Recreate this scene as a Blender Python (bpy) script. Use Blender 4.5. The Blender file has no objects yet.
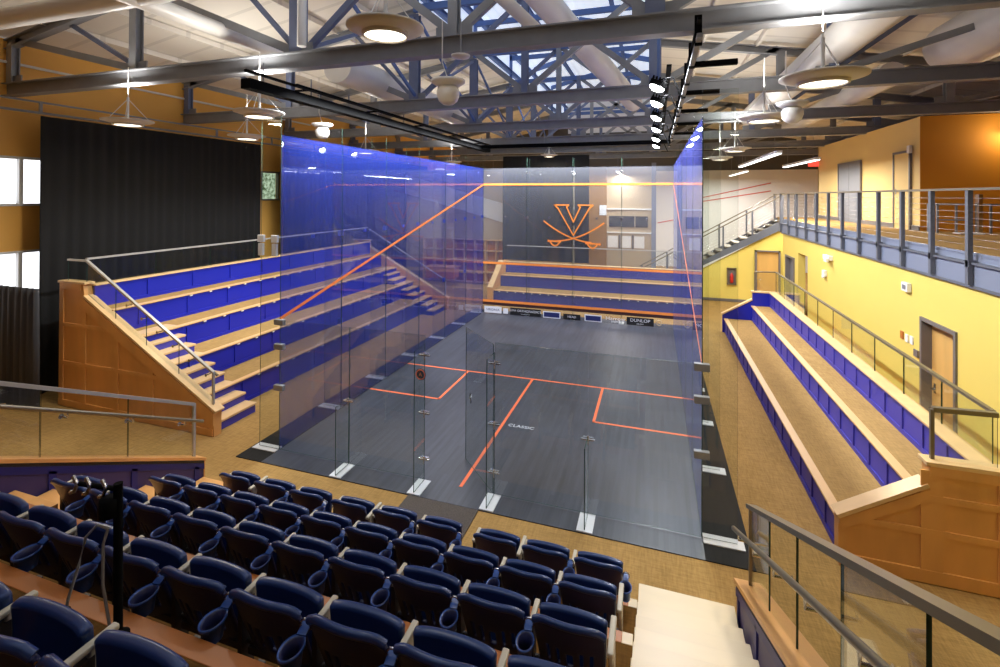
import bpy, bmesh, math, random
from mathutils import Vector, Matrix, Euler
random.seed(7)
PI = math.pi
scn = bpy.context.scene
WASH = 260
COL = scn.collection

# ------------------------------------------------------------------ helpers
def lin(c):
    return c / 12.92 if c <= 0.04045 else ((c + 0.055) / 1.055) ** 2.4
def rgb(r, g, b):
    return (lin(r / 255), lin(g / 255), lin(b / 255), 1.0)

def new_mat(name):
    m = bpy.data.materials.new(name); m.use_nodes = True
    nt = m.node_tree; nt.nodes.clear()
    out = nt.nodes.new('ShaderNodeOutputMaterial')
    return m, nt, out
def N(nt, t, **kw):
    n = nt.nodes.new(t)
    for k, v in kw.items():
        if k in n.inputs.keys(): n.inputs[k].default_value = v
        else: setattr(n, k, v)
    return n
def principled(name, col, rough=0.6, metal=0.0, noise=0.0, scale=8.0, bump=0.0, stretch=None, spec=0.5, coat=0.0):
    m, nt, out = new_mat(name)
    p = N(nt, 'ShaderNodeBsdfPrincipled')
    p.inputs['Base Color'].default_value = col
    p.inputs['Roughness'].default_value = rough
    p.inputs['Metallic'].default_value = metal
    p.inputs['Specular IOR Level'].default_value = spec
    p.inputs['Coat Weight'].default_value = coat
    nt.links.new(p.outputs[0], out.inputs[0])
    if noise or bump:
        tc = N(nt, 'ShaderNodeTexCoord'); mp = N(nt, 'ShaderNodeMapping')
        mp.inputs['Scale'].default_value = stretch or (1, 1, 1)
        nz = N(nt, 'ShaderNodeTexNoise'); nz.inputs['Scale'].default_value = scale
        nz.inputs['Detail'].default_value = 5
        nt.links.new(tc.outputs['Object'], mp.inputs[0]); nt.links.new(mp.outputs[0], nz.inputs['Vector'])
        if noise:
            cr = N(nt, 'ShaderNodeMapRange')
            cr.inputs['From Min'].default_value = 0.3; cr.inputs['From Max'].default_value = 0.7
            cr.inputs['To Min'].default_value = 1 - noise; cr.inputs['To Max'].default_value = 1 + noise
            nt.links.new(nz.outputs[0], cr.inputs[0])
            mx = N(nt, 'ShaderNodeVectorMath', operation='SCALE')
            mx.inputs[0].default_value = col[:3]
            nt.links.new(cr.outputs[0], mx.inputs['Scale'])
            nt.links.new(mx.outputs[0], p.inputs['Base Color'])
        if bump:
            b = N(nt, 'ShaderNodeBump'); b.inputs['Strength'].default_value = bump
            b.inputs['Distance'].default_value = 0.01
            nt.links.new(nz.outputs[0], b.inputs['Height']); nt.links.new(b.outputs[0], p.inputs['Normal'])
    return m
def emission(name, col, s):
    m, nt, out = new_mat(name)
    e = N(nt, 'ShaderNodeEmission'); e.inputs[0].default_value = col; e.inputs[1].default_value = s
    nt.links.new(e.outputs[0], out.inputs[0]); return m
def glass(name, tint, refl=1.0, film=None, film_fac=0.0):
    m, nt, out = new_mat(name)
    tr = N(nt, 'ShaderNodeBsdfTransparent'); tr.inputs[0].default_value = tint
    gl = N(nt, 'ShaderNodeBsdfGlossy'); gl.inputs['Roughness'].default_value = 0.0
    gl.inputs[0].default_value = (0.9, 0.95, 0.95, 1)
    base = tr.outputs[0]
    if film:
        d = N(nt, 'ShaderNodeBsdfDiffuse'); d.inputs[0].default_value = film
        mx = N(nt, 'ShaderNodeMixShader'); mx.inputs[0].default_value = film_fac
        nt.links.new(base, mx.inputs[1]); nt.links.new(d.outputs[0], mx.inputs[2]); base = mx.outputs[0]
    fr = N(nt, 'ShaderNodeFresnel'); fr.inputs[0].default_value = 1.5
    ml = N(nt, 'ShaderNodeMath', operation='MULTIPLY'); ml.inputs[1].default_value = refl
    g = N(nt, 'ShaderNodeNewGeometry')
    inv = N(nt, 'ShaderNodeMath', operation='SUBTRACT'); inv.inputs[0].default_value = 1.0
    nt.links.new(g.outputs['Backfacing'], inv.inputs[1])
    ml2 = N(nt, 'ShaderNodeMath', operation='MULTIPLY')
    nt.links.new(fr.outputs[0], ml.inputs[0]); nt.links.new(ml.outputs[0], ml2.inputs[0]); nt.links.new(inv.outputs[0], ml2.inputs[1])
    mx2 = N(nt, 'ShaderNodeMixShader')
    nt.links.new(ml2.outputs[0], mx2.inputs[0]); nt.links.new(base, mx2.inputs[1]); nt.links.new(gl.outputs[0], mx2.inputs[2])
    nt.links.new(mx2.outputs[0], out.inputs[0])
    return m
def carpet_mat(name, col, scale=55):
    m, nt, out = new_mat(name)
    p = N(nt, 'ShaderNodeBsdfPrincipled'); p.inputs['Roughness'].default_value = 0.95; p.inputs['Specular IOR Level'].default_value = 0.1
    tc = N(nt, 'ShaderNodeTexCoord')
    def nz(sc, stretch):
        mp = N(nt, 'ShaderNodeMapping'); mp.inputs['Scale'].default_value = stretch
        n = N(nt, 'ShaderNodeTexNoise'); n.inputs['Scale'].default_value = sc; n.inputs['Detail'].default_value = 3
        nt.links.new(tc.outputs['Object'], mp.inputs[0]); nt.links.new(mp.outputs[0], n.inputs['Vector']); return n
    a = nz(scale, (1, .12, 1)); b = nz(scale, (.12, 1, 1)); c = nz(1.2, (1, 1, 1))
    ad = N(nt, 'ShaderNodeMath', operation='ADD'); nt.links.new(a.outputs[0], ad.inputs[0]); nt.links.new(b.outputs[0], ad.inputs[1])
    mr = N(nt, 'ShaderNodeMapRange'); mr.inputs['From Min'].default_value = .7; mr.inputs['From Max'].default_value = 1.3
    mr.inputs['To Min'].default_value = .80; mr.inputs['To Max'].default_value = 1.20
    nt.links.new(ad.outputs[0], mr.inputs[0])
    mr2 = N(nt, 'ShaderNodeMapRange'); mr2.inputs['From Min'].default_value = .3; mr2.inputs['From Max'].default_value = .7
    mr2.inputs['To Min'].default_value = .93; mr2.inputs['To Max'].default_value = 1.07
    nt.links.new(c.outputs[0], mr2.inputs[0])
    mu = N(nt, 'ShaderNodeMath', operation='MULTIPLY'); nt.links.new(mr.outputs[0], mu.inputs[0]); nt.links.new(mr2.outputs[0], mu.inputs[1])
    sc = N(nt, 'ShaderNodeVectorMath', operation='SCALE'); sc.inputs[0].default_value = col[:3]
    nt.links.new(mu.outputs[0], sc.inputs['Scale']); nt.links.new(sc.outputs[0], p.inputs['Base Color'])
    nt.links.new(p.outputs[0], out.inputs[0]); return m
def court_mat(name):
    m, nt, out = new_mat(name)
    p = N(nt, 'ShaderNodeBsdfPrincipled'); p.inputs['Roughness'].default_value = 0.38; p.inputs['Specular IOR Level'].default_value = 0.5
    tc = N(nt, 'ShaderNodeTexCoord')
    sp = N(nt, 'ShaderNodeSeparateXYZ'); nt.links.new(tc.outputs['Object'], sp.inputs[0])
    mm = N(nt, 'ShaderNodeMath', operation='MULTIPLY'); mm.inputs[1].default_value = 1 / 0.06
    nt.links.new(sp.outputs[0], mm.inputs[0])
    fl = N(nt, 'ShaderNodeMath', operation='FLOOR'); nt.links.new(mm.outputs[0], fl.inputs[0])
    wy = N(nt, 'ShaderNodeMath', operation='MULTIPLY'); wy.inputs[1].default_value = 0.9
    nt.links.new(sp.outputs[1], wy.inputs[0])
    off = N(nt, 'ShaderNodeMath', operation='MULTIPLY'); off.inputs[1].default_value = 0.37; nt.links.new(fl.outputs[0], off.inputs[0])
    sm = N(nt, 'ShaderNodeMath', operation='ADD'); nt.links.new(wy.outputs[0], sm.inputs[0]); nt.links.new(off.outputs[0], sm.inputs[1])
    fy = N(nt, 'ShaderNodeMath', operation='FLOOR'); nt.links.new(sm.outputs[0], fy.inputs[0])
    cb = N(nt, 'ShaderNodeCombineXYZ'); nt.links.new(fl.outputs[0], cb.inputs[0]); nt.links.new(fy.outputs[0], cb.inputs[1])
    wn = N(nt, 'ShaderNodeTexWhiteNoise'); nt.links.new(cb.outputs[0], wn.inputs[0])
    mp = N(nt, 'ShaderNodeMapping'); mp.inputs['Scale'].default_value = (9, .55, 1); nt.links.new(tc.outputs['Object'], mp.inputs[0])
    nz = N(nt, 'ShaderNodeTexNoise'); nz.inputs['Scale'].default_value = 1.6; nz.inputs['Detail'].default_value = 6; nz.inputs['Roughness'].default_value = .65
    nt.links.new(mp.outputs[0], nz.inputs['Vector'])
    nz2 = N(nt, 'ShaderNodeTexNoise'); nz2.inputs['Scale'].default_value = .55; nt.links.new(tc.outputs['Object'], nz2.inputs['Vector'])
    a = N(nt, 'ShaderNodeMath', operation='MULTIPLY'); a.inputs[1].default_value = .3; nt.links.new(wn.outputs[0], a.inputs[0])
    b = N(nt, 'ShaderNodeMath', operation='MULTIPLY'); b.inputs[1].default_value = 1.1; nt.links.new(nz.outputs[0], b.inputs[0])
    c = N(nt, 'ShaderNodeMath', operation='ADD'); nt.links.new(a.outputs[0], c.inputs[0]); nt.links.new(b.outputs[0], c.inputs[1])
    d = N(nt, 'ShaderNodeMath', operation='ADD'); nt.links.new(c.outputs[0], d.inputs[0]); nt.links.new(nz2.outputs[0], d.inputs[1])
    cr = N(nt, 'ShaderNodeValToRGB'); cr.color_ramp.elements[0].position = .8; cr.color_ramp.elements[0].color = rgb(42, 44, 50)
    cr.color_ramp.elements[1].position = 1.7; cr.color_ramp.elements[1].color = rgb(76, 79, 89)
    mr = N(nt, 'ShaderNodeMapRange'); mr.inputs['From Min'].default_value = .75; mr.inputs['From Max'].default_value = 1.65
    nt.links.new(d.outputs[0], mr.inputs[0])
    cr.color_ramp.elements[0].position = 0; cr.color_ramp.elements[1].position = 1
    nt.links.new(mr.outputs[0], cr.inputs[0]); nt.links.new(cr.outputs[0], p.inputs['Base Color'])
    nt.links.new(p.outputs[0], out.inputs[0]); return m
def ribbed(name, col, rough=.6, period=0.15, axis=1, amt=.12, emit=0):
    m, nt, out = new_mat(name)
    p = N(nt, 'ShaderNodeBsdfPrincipled'); p.inputs['Roughness'].default_value = rough
    tc = N(nt, 'ShaderNodeTexCoord'); sp = N(nt, 'ShaderNodeSeparateXYZ'); nt.links.new(tc.outputs['Object'], sp.inputs[0])
    mm = N(nt, 'ShaderNodeMath', operation='MULTIPLY'); mm.inputs[1].default_value = 1 / period
    nt.links.new(sp.outputs[axis], mm.inputs[0])
    fr = N(nt, 'ShaderNodeMath', operation='FRACT'); nt.links.new(mm.outputs[0], fr.inputs[0])
    gt = N(nt, 'ShaderNodeMath', operation='LESS_THAN'); gt.inputs[1].default_value = .12; nt.links.new(fr.outputs[0], gt.inputs[0])
    mr = N(nt, 'ShaderNodeMapRange'); mr.inputs['To Min'].default_value = 1; mr.inputs['To Max'].default_value = 1 - amt
    nt.links.new(gt.outputs[0], mr.inputs[0])
    sc = N(nt, 'ShaderNodeVectorMath', operation='SCALE'); sc.inputs[0].default_value = col[:3]; nt.links.new(mr.outputs[0], sc.inputs['Scale'])
    nt.links.new(sc.outputs[0], p.inputs['Base Color'])
    if emit:
        nt.links.new(sc.outputs[0], p.inputs['Emission Color']); p.inputs['Emission Strength'].default_value = emit
    nt.links.new(p.outputs[0], out.inputs[0]); return m
def foliage_view():
    m, nt, out = new_mat('garden_view')
    e = N(nt, 'ShaderNodeEmission'); nz = N(nt, 'ShaderNodeTexNoise'); nz.inputs['Scale'].default_value = 9; nz.inputs['Detail'].default_value = 6
    tc = N(nt, 'ShaderNodeTexCoord'); nt.links.new(tc.outputs['Object'], nz.inputs['Vector'])
    cr = N(nt, 'ShaderNodeValToRGB'); cr.color_ramp.elements[0].position = .35; cr.color_ramp.elements[0].color = rgb(40, 70, 30)
    cr.color_ramp.elements[1].position = .62; cr.color_ramp.elements[1].color = rgb(200, 220, 190)
    nt.links.new(nz.outputs[0], cr.inputs[0]); nt.links.new(cr.outputs[0], e.inputs[0]); e.inputs[1].default_value = 1.1
    nt.links.new(e.outputs[0], out.inputs[0]); return m

M = {}
M['carpet'] = carpet_mat('olive_carpet', rgb(166, 132, 80))
M['tread_carpet'] = carpet_mat('tread_carpet', rgb(166, 134, 84))
M['mat'] = principled('grey_mat', rgb(88, 80, 74), .95, noise=.25, scale=60)
M['court'] = court_mat('dark_court_boards')
M['surround'] = principled('dark_surround_boards', rgb(40, 40, 40), .8, spec=.2, noise=.15, scale=3, stretch=(8, .5, 1))
M['indigo'] = principled('dimmed_indigo_paint', rgb(54, 46, 104), .5)  # darkened copy of the indigo, dim seating light put into the colour
M['platcarpet'] = carpet_mat('brown_carpet', rgb(100, 70, 32))
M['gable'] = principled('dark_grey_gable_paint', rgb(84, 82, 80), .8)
M['line'] = principled('orange_paint', rgb(250, 118, 62), .5)
M['frontline'] = principled('backlit_orange_paint', rgb(255, 150, 66), .5)  # line orange shifted to amber, back lighting put into the colour
M['sideline'] = principled('lit_orange_paint', rgb(255, 136, 50), .5)  # line orange made brighter, light on the wall put into the colour
M['redline'] = principled('red_paint', rgb(205, 80, 60), .5)
M['plate'] = principled('white_steel_plate', rgb(225, 228, 232), .45)
M['wood'] = principled('honey_maple', rgb(222, 164, 96), .38, noise=.10, scale=3, stretch=(1, 1, .25))
M['maple'] = principled('pale_maple', rgb(226, 190, 138), .35, noise=.07, scale=4, stretch=(.3, 1, 1))
M['nosing'] = principled('maple_nosing', rgb(218, 176, 122), .45, noise=.06, scale=6, stretch=(1, .2, 1))
M['stairwood'] = principled('light_stair_wood', rgb(222, 200, 160), .35, noise=.06, scale=3, stretch=(.3, 1, 1))
M['tierwood'] = principled('orange_maple', rgb(176, 104, 44), .4, noise=.08, scale=5, stretch=(.2, 1, 1))
M['blue'] = principled('royal_blue_paint', rgb(18, 32, 165), .45)
M['farblue'] = principled('glass_dimmed_blue_paint', rgb(40, 42, 132), .5)  # blue toned down, dimming by the front glass put into the colour
M['purple'] = principled('indigo_paint', rgb(66, 62, 165), .5)
M['bluedark'] = principled('dark_blue_paint', rgb(22, 26, 110), .5)
M['yellow'] = principled('yellow_paint', rgb(226, 204, 104), .7, noise=.02, scale=1)
M['orange'] = principled('orange_paint_wall', rgb(236, 178, 86), .7, noise=.03, scale=1)
M['amber'] = principled('amber_paint', rgb(206, 134, 20), .7)
M['pale'] = principled('pale_yellow_paint', rgb(228, 196, 124), .7)
M['white'] = principled('white_paint', rgb(226, 226, 224), .6)
M['beige'] = principled('beige_paint', rgb(186, 168, 140), .7)
M['brownwall'] = principled('tan_paint', rgb(150, 112, 62), .7)
M['steel'] = principled('grey_painted_steel', rgb(138, 140, 144), .5, metal=.0, noise=.08, scale=4)
M['bluesteel'] = principled('blue_painted_steel', rgb(78, 104, 158), .5, noise=.05, scale=4)
M['greysteel'] = principled('slate_steel', rgb(96, 100, 110), .5)
M['fascia'] = principled('blue_grey_panel', rgb(124, 132, 152), .55)
M['rail'] = principled('bronze_rail', rgb(128, 118, 98), .35, metal=.5)
M['chrome'] = principled('brushed_steel', rgb(205, 205, 205), .25, metal=1)
M['deck'] = ribbed('cream_roof_deck', rgb(236, 230, 218), .7, .9, 1, .14)
M['skylight'] = ribbed('skylight_sheet', rgb(214, 226, 242), .6, .3, 0, .3, emit=.8)
M['duct'] = principled('white_duct', rgb(226, 222, 214), .4, noise=.04, scale=2)
M['silver'] = principled('silver_duct', rgb(235, 234, 230), .35)
M['black'] = principled('black_steel', rgb(10, 10, 10), .85, spec=.1)
M['perf'] = principled('black_strip', rgb(40, 36, 34), .5, noise=.5, scale=60)
M['curtain'] = principled('black_curtain', rgb(20, 19, 19), .95, noise=.12, scale=2, stretch=(4, 4, .1))
M['greydrape'] = principled('dark_grey_drape', rgb(70, 72, 78), .9, noise=.3, scale=3, stretch=(4, 4, .15))
M['door'] = principled('maple_door', rgb(212, 168, 96), .5, noise=.08, scale=4, stretch=(1, 1, .15))
M['greydoor'] = principled('grey_door', rgb(118, 120, 126), .5)
M['frame'] = principled('grey_door_frame', rgb(112, 106, 104), .5)
M['plastic'] = principled('white_plastic', rgb(235, 233, 228), .5)
M['lampshade'] = principled('cream_reflector', rgb(232, 226, 212), .5)
M['lamp'] = emission('lamp_glow', (1, .90, .72, 1), 6)
M['globe'] = principled('opal_globe', rgb(232, 228, 220), .3)
M['flood'] = emission('flood_glow', (1, 1, 1, 1), 40)
M['tube'] = emission('tube_glow', (1, .98, .94, 1), 5)
M['redsign'] = emission('exit_glow', (1, .08, .05, 1), 1.5)
M['window'] = emission('daylight_window', (.92, .95, 1, 1), 2.2)
M['garden'] = foliage_view()
M['gl'] = glass('clear_glass', (.93, .95, .94, 1), 1.0)
M['gledge'] = principled('green_glass_edge', rgb(48, 70, 60), .2)
M['alu'] = principled('satin_aluminium', rgb(186, 184, 178), .35, metal=.35)
M['bluegrey'] = principled('blue_grey_painted_steel', rgb(104, 114, 142), .5, noise=.05, scale=4)
M['court_glass'] = glass('court_glass', (.89, .91, .90, 1), 1.0)
M['blue_glass'] = glass('blue_dotted_glass', (.72, .73, .76, 1), 1.2, film=(.10, .17, 1, 1), film_fac=.10)
M['right_glass'] = glass('blue_dotted_glass_dense', (.72, .73, .80, 1), .8, film=(.22, .26, 1, 1), film_fac=.34)
M['front_glass'] = glass('dotted_front_glass', (.88, .89, .90, 1), 1.1, film=(.75, .78, .9, 1), film_fac=.05)
M['blueclip'] = principled('blue_clip', rgb(30, 70, 190), .4)
M['seat'] = principled('navy_plastic', rgb(26, 50, 100), .28, noise=.06, scale=3)
M['seatback'] = principled('navy_seat_shell', rgb(40, 44, 84), .36)
M['cup'] = principled('blue_plastic', rgb(48, 82, 150), .3)
M['arm'] = principled('beige_armrest', rgb(196, 186, 164), .45)
M['darkmetal'] = principled('dark_seat_metal', rgb(58, 52, 48), .5)
M['signw'] = principled('white_sticker', rgb(240, 240, 245), .5)
M['signk'] = principled('black_sticker', rgb(24, 24, 26), .5)
M['signb'] = principled('navy_sticker', rgb(36, 44, 100), .5)
M['paper'] = principled('paper', rgb(225, 232, 240), .6)
M['red'] = principled('red_paint_extinguisher', rgb(190, 40, 30), .4)
M['darkglass'] = principled('dark_window', rgb(70, 70, 74), .2, noise=.4, scale=3)
M['cable'] = principled('grey_cable', rgb(150, 148, 145), .5)

class MB:
    def __init__(s): s.v = []; s.f = []; s.mi = []; s.sm = []
    def add(s, vs, fs, mi=0, smooth=False):
        o = len(s.v); s.v += [tuple(v) for v in vs]
        for f in fs: s.f.append([i + o for i in f]); s.mi.append(mi); s.sm.append(smooth)
    def box(s, x0, x1, y0, y1, z0, z1, mi=0, side=None):
        x0, x1 = min(x0, x1), max(x0, x1); y0, y1 = min(y0, y1), max(y0, y1); z0, z1 = min(z0, z1), max(z0, z1)
        vs = [(x0, y0, z0), (x1, y0, z0), (x1, y1, z0), (x0, y1, z0), (x0, y0, z1), (x1, y0, z1), (x1, y1, z1), (x0, y1, z1)]
        s.add(vs, [(0, 3, 2, 1), (4, 5, 6, 7), (0, 1, 5, 4), (1, 2, 6, 5), (2, 3, 7, 6), (3, 0, 4, 7)], mi); return s
    def pane(s, x0, x1, y0, y1, z0, z1, normal='y'):
        # glass sheet: big faces material 0, thin edge faces material 1
        n = len(s.f); s.box(x0, x1, y0, y1, z0, z1)
        big = {'y': (2, 4), 'x': (3, 5), 'z': (0, 1)}[normal]
        for k in range(6): s.mi[n + k] = 0 if k in big else 1
        return s
    def prism(s, pts, axis, a, b, mi=0):
        # polygon pts (2D) extruded along axis from a to b; 'x': pts are (y,z); 'y': (x,z); 'z': (x,y)
        n = len(pts)
        def P(p, t): return {'x': (t, p[0], p[1]), 'y': (p[0], t, p[1]), 'z': (p[0], p[1], t)}[axis]
        vs = [P(p, a) for p in pts] + [P(p, b) for p in pts]
        fs = [tuple(range(n))[::-1], tuple(range(n, 2 * n))] + [(i, (i + 1) % n, n + (i + 1) % n, n + i) for i in range(n)]
        s.add(vs, fs, mi); return s
    def bar(s, p, q, w, h, mi=0, up=(0, 0, 1)):
        p = Vector(p); q = Vector(q); d = (q - p); L = d.length; d.normalize()
        u = Vector(up)
        if abs(d.dot(u)) > .99: u = Vector((0, 1, 0))
        r = d.cross(u).normalized(); u = r.cross(d).normalized()
        vs = []
        for t in (p, q):
            for a, b in ((-1, -1), (1, -1), (1, 1), (-1, 1)): vs.append(t + r * (a * w / 2) + u * (b * h / 2))
        s.add(vs, [(0, 1, 2, 3), (7, 6, 5, 4), (0, 4, 5, 1), (1, 5, 6, 2), (2, 6, 7, 3), (3, 7, 4, 0)], mi); return s
    def ibeam(s, p, q, w, h, t=.02, mi=0):
        p = Vector(p); q = Vector(q); u = Vector((0, 0, 1))
        d = (q - p).normalized(); r = d.cross(u).normalized(); u2 = r.cross(d).normalized()
        s.bar(p + u2 * (h / 2 - t / 2), q + u2 * (h / 2 - t / 2), w, t, mi)
        s.bar(p - u2 * (h / 2 - t / 2), q - u2 * (h / 2 - t / 2), w, t, mi)
        s.bar(p, q, t, h - 2 * t, mi); return s
    def tube(s, pts, r, n=8, mi=0, caps=True):
        pts = [Vector(p) for p in pts]; rings = []
        for i, p in enumerate(pts):
            d = (pts[min(i + 1, len(pts) - 1)] - pts[max(i - 1, 0)]).normalized()
            u = Vector((0, 0, 1)) if abs(d.z) < .95 else Vector((0, 1, 0))
            a = d.cross(u).normalized(); b = a.cross(d).normalized()
            rr = r[i] if isinstance(r, (list, tuple)) else r
            rings.append([p + a * math.cos(2 * PI * k / n) * rr + b * math.sin(2 * PI * k / n) * rr for k in range(n)])
        vs = [v for ring in rings for v in ring]
        fs = [(i * n + k, (i + 1) * n + k, (i + 1) * n + (k + 1) % n, i * n + (k + 1) % n) for i in range(len(pts) - 1) for k in range(n)]
        s.add(vs, fs, mi, True)
        if caps: s.add(rings[0], [tuple(range(n))], mi); s.add(rings[-1], [tuple(range(n))[::-1]], mi)
        return s
    def lathe(s, prof, c, n=24, mi=0, cap=False):
        # prof [(r,z)...] about a vertical axis through c
        vs = [(c[0] + r * math.cos(2 * PI * k / n), c[1] + r * math.sin(2 * PI * k / n), c[2] + z) for r, z in prof for k in range(n)]
        fs = [(i * n + k, i * n + (k + 1) % n, (i + 1) * n + (k + 1) % n, (i + 1) * n + k) for i in range(len(prof) - 1) for k in range(n)]
        s.add(vs, fs, mi, True)
        return s
    def disc(s, c, r, n=24, mi=0, normal=(0, 0, -1)):
        nn = Vector(normal).normalized(); u = Vector((1, 0, 0)) if abs(nn.x) < .9 else Vector((0, 1, 0))
        a = nn.cross(u).normalized(); b = nn.cross(a)
        s.add([Vector(c) + a * r * math.cos(2 * PI * k / n) + b * r * math.sin(2 * PI * k / n) for k in range(n)], [tuple(range(n))], mi); return s
    def build(s, name, mats, parent=None, bevel=0, loc=None, weld=False):
        me = bpy.data.meshes.new(name); me.from_pydata(s.v, [], s.f)
        if not isinstance(mats, (list, tuple)): mats = [mats]
        for m in mats: me.materials.append(m)
        for p, mi, sm in zip(me.polygons, s.mi, s.sm): p.material_index = mi; p.use_smooth = sm
        bm = bmesh.new(); bm.from_mesh(me)
        if weld: bmesh.ops.remove_doubles(bm, verts=bm.verts, dist=1e-5)
        bmesh.ops.recalc_face_normals(bm, faces=bm.faces)
        bm.to_mesh(me); bm.free(); me.update()
        o = bpy.data.objects.new(name, me); COL.objects.link(o)
        if parent: o.parent = parent
        if bevel:
            b = o.modifiers.new('bevel', 'BEVEL'); b.width = bevel; b.segments = 2; b.limit_method = 'ANGLE'
        return o
def tag(o, label=None, cat=None, group=None, kind=None):
    if label: o['label'] = label
    if cat: o['category'] = cat
    if group: o['group'] = group
    if kind: o['kind'] = kind
    return o
def empty(name, label, cat, group=None, loc=(0, 0, 0)):
    o = bpy.data.objects.new(name, None); COL.objects.link(o); o.location = loc
    o.empty_display_size = .1
    return tag(o, label, cat, group)
def struct(o, label=None): o['kind'] = 'structure'; return tag(o, label)
def children(o): return [c for c in bpy.data.objects if c.parent == o]
def copy_tree(o, parent=None, kids=None):
    c = o.copy(); COL.objects.link(c)
    if parent: c.parent = parent
    for ch in (kids or KIDS)(o): copy_tree(ch, c, kids)
    return c
def KIDS(o): return list(o.children)
bpy.context.view_layer.update()
ORD = ['first', 'second', 'third', 'fourth', 'fifth', 'sixth', 'seventh', 'eighth', 'ninth', 'tenth', 'eleventh', 'twelfth', 'thirteenth', 'fourteenth']

# ------------------------------------------------------------------ camera (level view, lens shifted down)
cam = bpy.data.cameras.new('camera'); co = bpy.data.objects.new('camera', cam); COL.objects.link(co)
cx, cy, cz, yaw, pit, rol, foc, ppy = 2.6474, -6.3753, 4.1857, -.31345, .005326, .005067, 478.387, 193.394
fw = Vector((math.sin(yaw) * math.cos(pit), math.cos(yaw) * math.cos(pit), math.sin(pit)))
rt = Vector((math.cos(yaw), -math.sin(yaw), 0)); up = rt.cross(fw)
r2 = rt * math.cos(rol) + up * math.sin(rol); u2 = -rt * math.sin(rol) + up * math.cos(rol)
mw = Matrix(((r2.x, u2.x, -fw.x, cx), (r2.y, u2.y, -fw.y, cy), (r2.z, u2.z, -fw.z, cz), (0, 0, 0, 1)))
co.matrix_world = mw
cam.sensor_width = 36; cam.sensor_fit = 'HORIZONTAL'; cam.lens = foc / 1000 * 36
cam.shift_y = (ppy - 333.5) / 1000; cam.clip_start = .05; cam.clip_end = 200
scn.camera = co

# ------------------------------------------------------------------ room shell
struct(MB().box(-10.4, 13.5, -9.5, 24.4, -.3, -.012).build('floor', M['carpet']))
struct(MB().box(-3.215, 3.215, -.37, 10.28, -.012, 0).build('floor', M['court']))
struct(MB().box(-3.72, -3.215, -.37, 10.28, -.012, 0).build('floor', M['surround'])); struct(MB().box(3.215, 3.74, -.37, 10.28, -.012, 0).build('floor', M['surround']))
# left wall with window openings (x = -10.2)
wins = [(-.9, .66, 3.97, 4.92), (-.9, .66, 1.6, 2.92), (6.72, 7.5, 4.04, 4.95)]
def wall_with_holes_x(x, y0, y1, z0, z1, holes, th=.2):
    mb = MB(); ys = sorted({y0, y1} | {h[0] for h in holes} | {h[1] for h in holes}); zs = sorted({z0, z1} | {h[2] for h in holes} | {h[3] for h in holes})
    for a, b in zip(ys, ys[1:]):
        for c, d in zip(zs, zs[1:]):
            if not any(h[0] <= (a + b) / 2 <= h[1] and h[2] <= (c + d) / 2 <= h[3] for h in holes): mb.box(x - th, x, a, b, c, d)
    return mb
struct(wall_with_holes_x(-10.2, -9.5, 24.4, 0, 7.4, wins).build('wall_left', M['orange']))
for i, (a, b, c, d) in enumerate(wins):
    w = MB(); w.box(-10.3, -10.17, a - .03, b + .03, d, d + .05); w.box(-10.3, -10.17, a - .03, b + .03, c - .05, c)
    w.box(-10.3, -10.19, a - .03, a + .03, c, d); w.box(-10.3, -10.19, b - .03, b + .03, c, d)
    if i < 2: w.box(-10.3, -10.2, .14, .21, c, d)
    o = struct(w.build('window_%d' % (i + 1), M['white'] if i < 2 else M['frame']))
    MB().box(-10.38, -10.34, a, b, c, d).build('pane', M['window'] if i < 2 else M['garden'], o)
struct(MB().box(-10.4, 13.5, -9.7, -9.5, 0, 9).build('wall_back', M['brownwall']))
struct(MB().box(-10.4, 13.5, 24.2, 24.4, 0, 5.75).build('wall_front', M['white']))
# yellow wall under the mezzanine (x = 7) with door openings
yw = wall_with_holes_x(7.2, -9.5, 13.0, 0, 2.895, [(2.64, 3.67, 0, 2.16), (11.5, 12.6, 0, 2.2), (10.1, 11.1, 0, 2.42)], .2)
struct(yw.build('wall_right', M['yellow']))
struct(MB().box(7.4, 7.6, 12.9, 14.9, 0, 3.04).box(7.2, 7.4, 12.9, 13.0, 0, 3.04).build('wall_right', M['yellow']))
# yellow wall under the far stair
yb = MB().prism([(2.4, 0), (7.4, 0), (7.4, 2.985), (2.43, .02)], 'y', 14.75, 14.9)
struct(yb.build('wall_under_stair', M['yellow']))
struct(MB().box(2.0, 7.0, 14.73, 14.75, 0, .11).build('baseboard_front', M['frame']))
# recess and doors on the yellow walls
MBk = MB().box(7.6, 7.7, 10.0, 11.2, 0, 2.5); struct(MBk.build('wall_recess', M['yellow']))
def door_x(n, x, y0, y1, z, leaf, dep=.12, zb=0, handle=True, split=False, face=-1):
    fr = MB(); t = .06
    fr.box(x + .03 * face, x + .22, y0 - t, y0, zb, z + t); fr.box(x + .03 * face, x + .22, y1, y1 + t, zb, z + t); fr.box(x + .03 * face, x + .22, y0, y1, z, z + t)
    o = struct(fr.build('door_%d' % n, M['frame']))
    if split:
        MB().box(x + dep, x + dep + .05, y0, (y0 + y1) / 2 - .01, zb, z).build('door_leaf', leaf, o); MB().box(x + dep, x + dep + .05, (y0 + y1) / 2 + .01, y1, zb, z).build('door_leaf', leaf, o)
    else: MB().box(x + dep, x + dep + .05, y0, y1, zb, z).build('door_leaf', leaf, o)
    if handle:
        h = MB(); h.tube([(x + dep, y1 - .1, zb + 1.0), (x + dep - .06, y1 - .1, zb + 1.0), (x + dep - .06, y1 - .22, zb + 1.0)], .012); h.box(x + dep - .01, x + dep, y1 - .13, y1 - .07, zb + .92, zb + 1.08)
        h.build('door_handle', M['chrome'], o)
    return o
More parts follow.
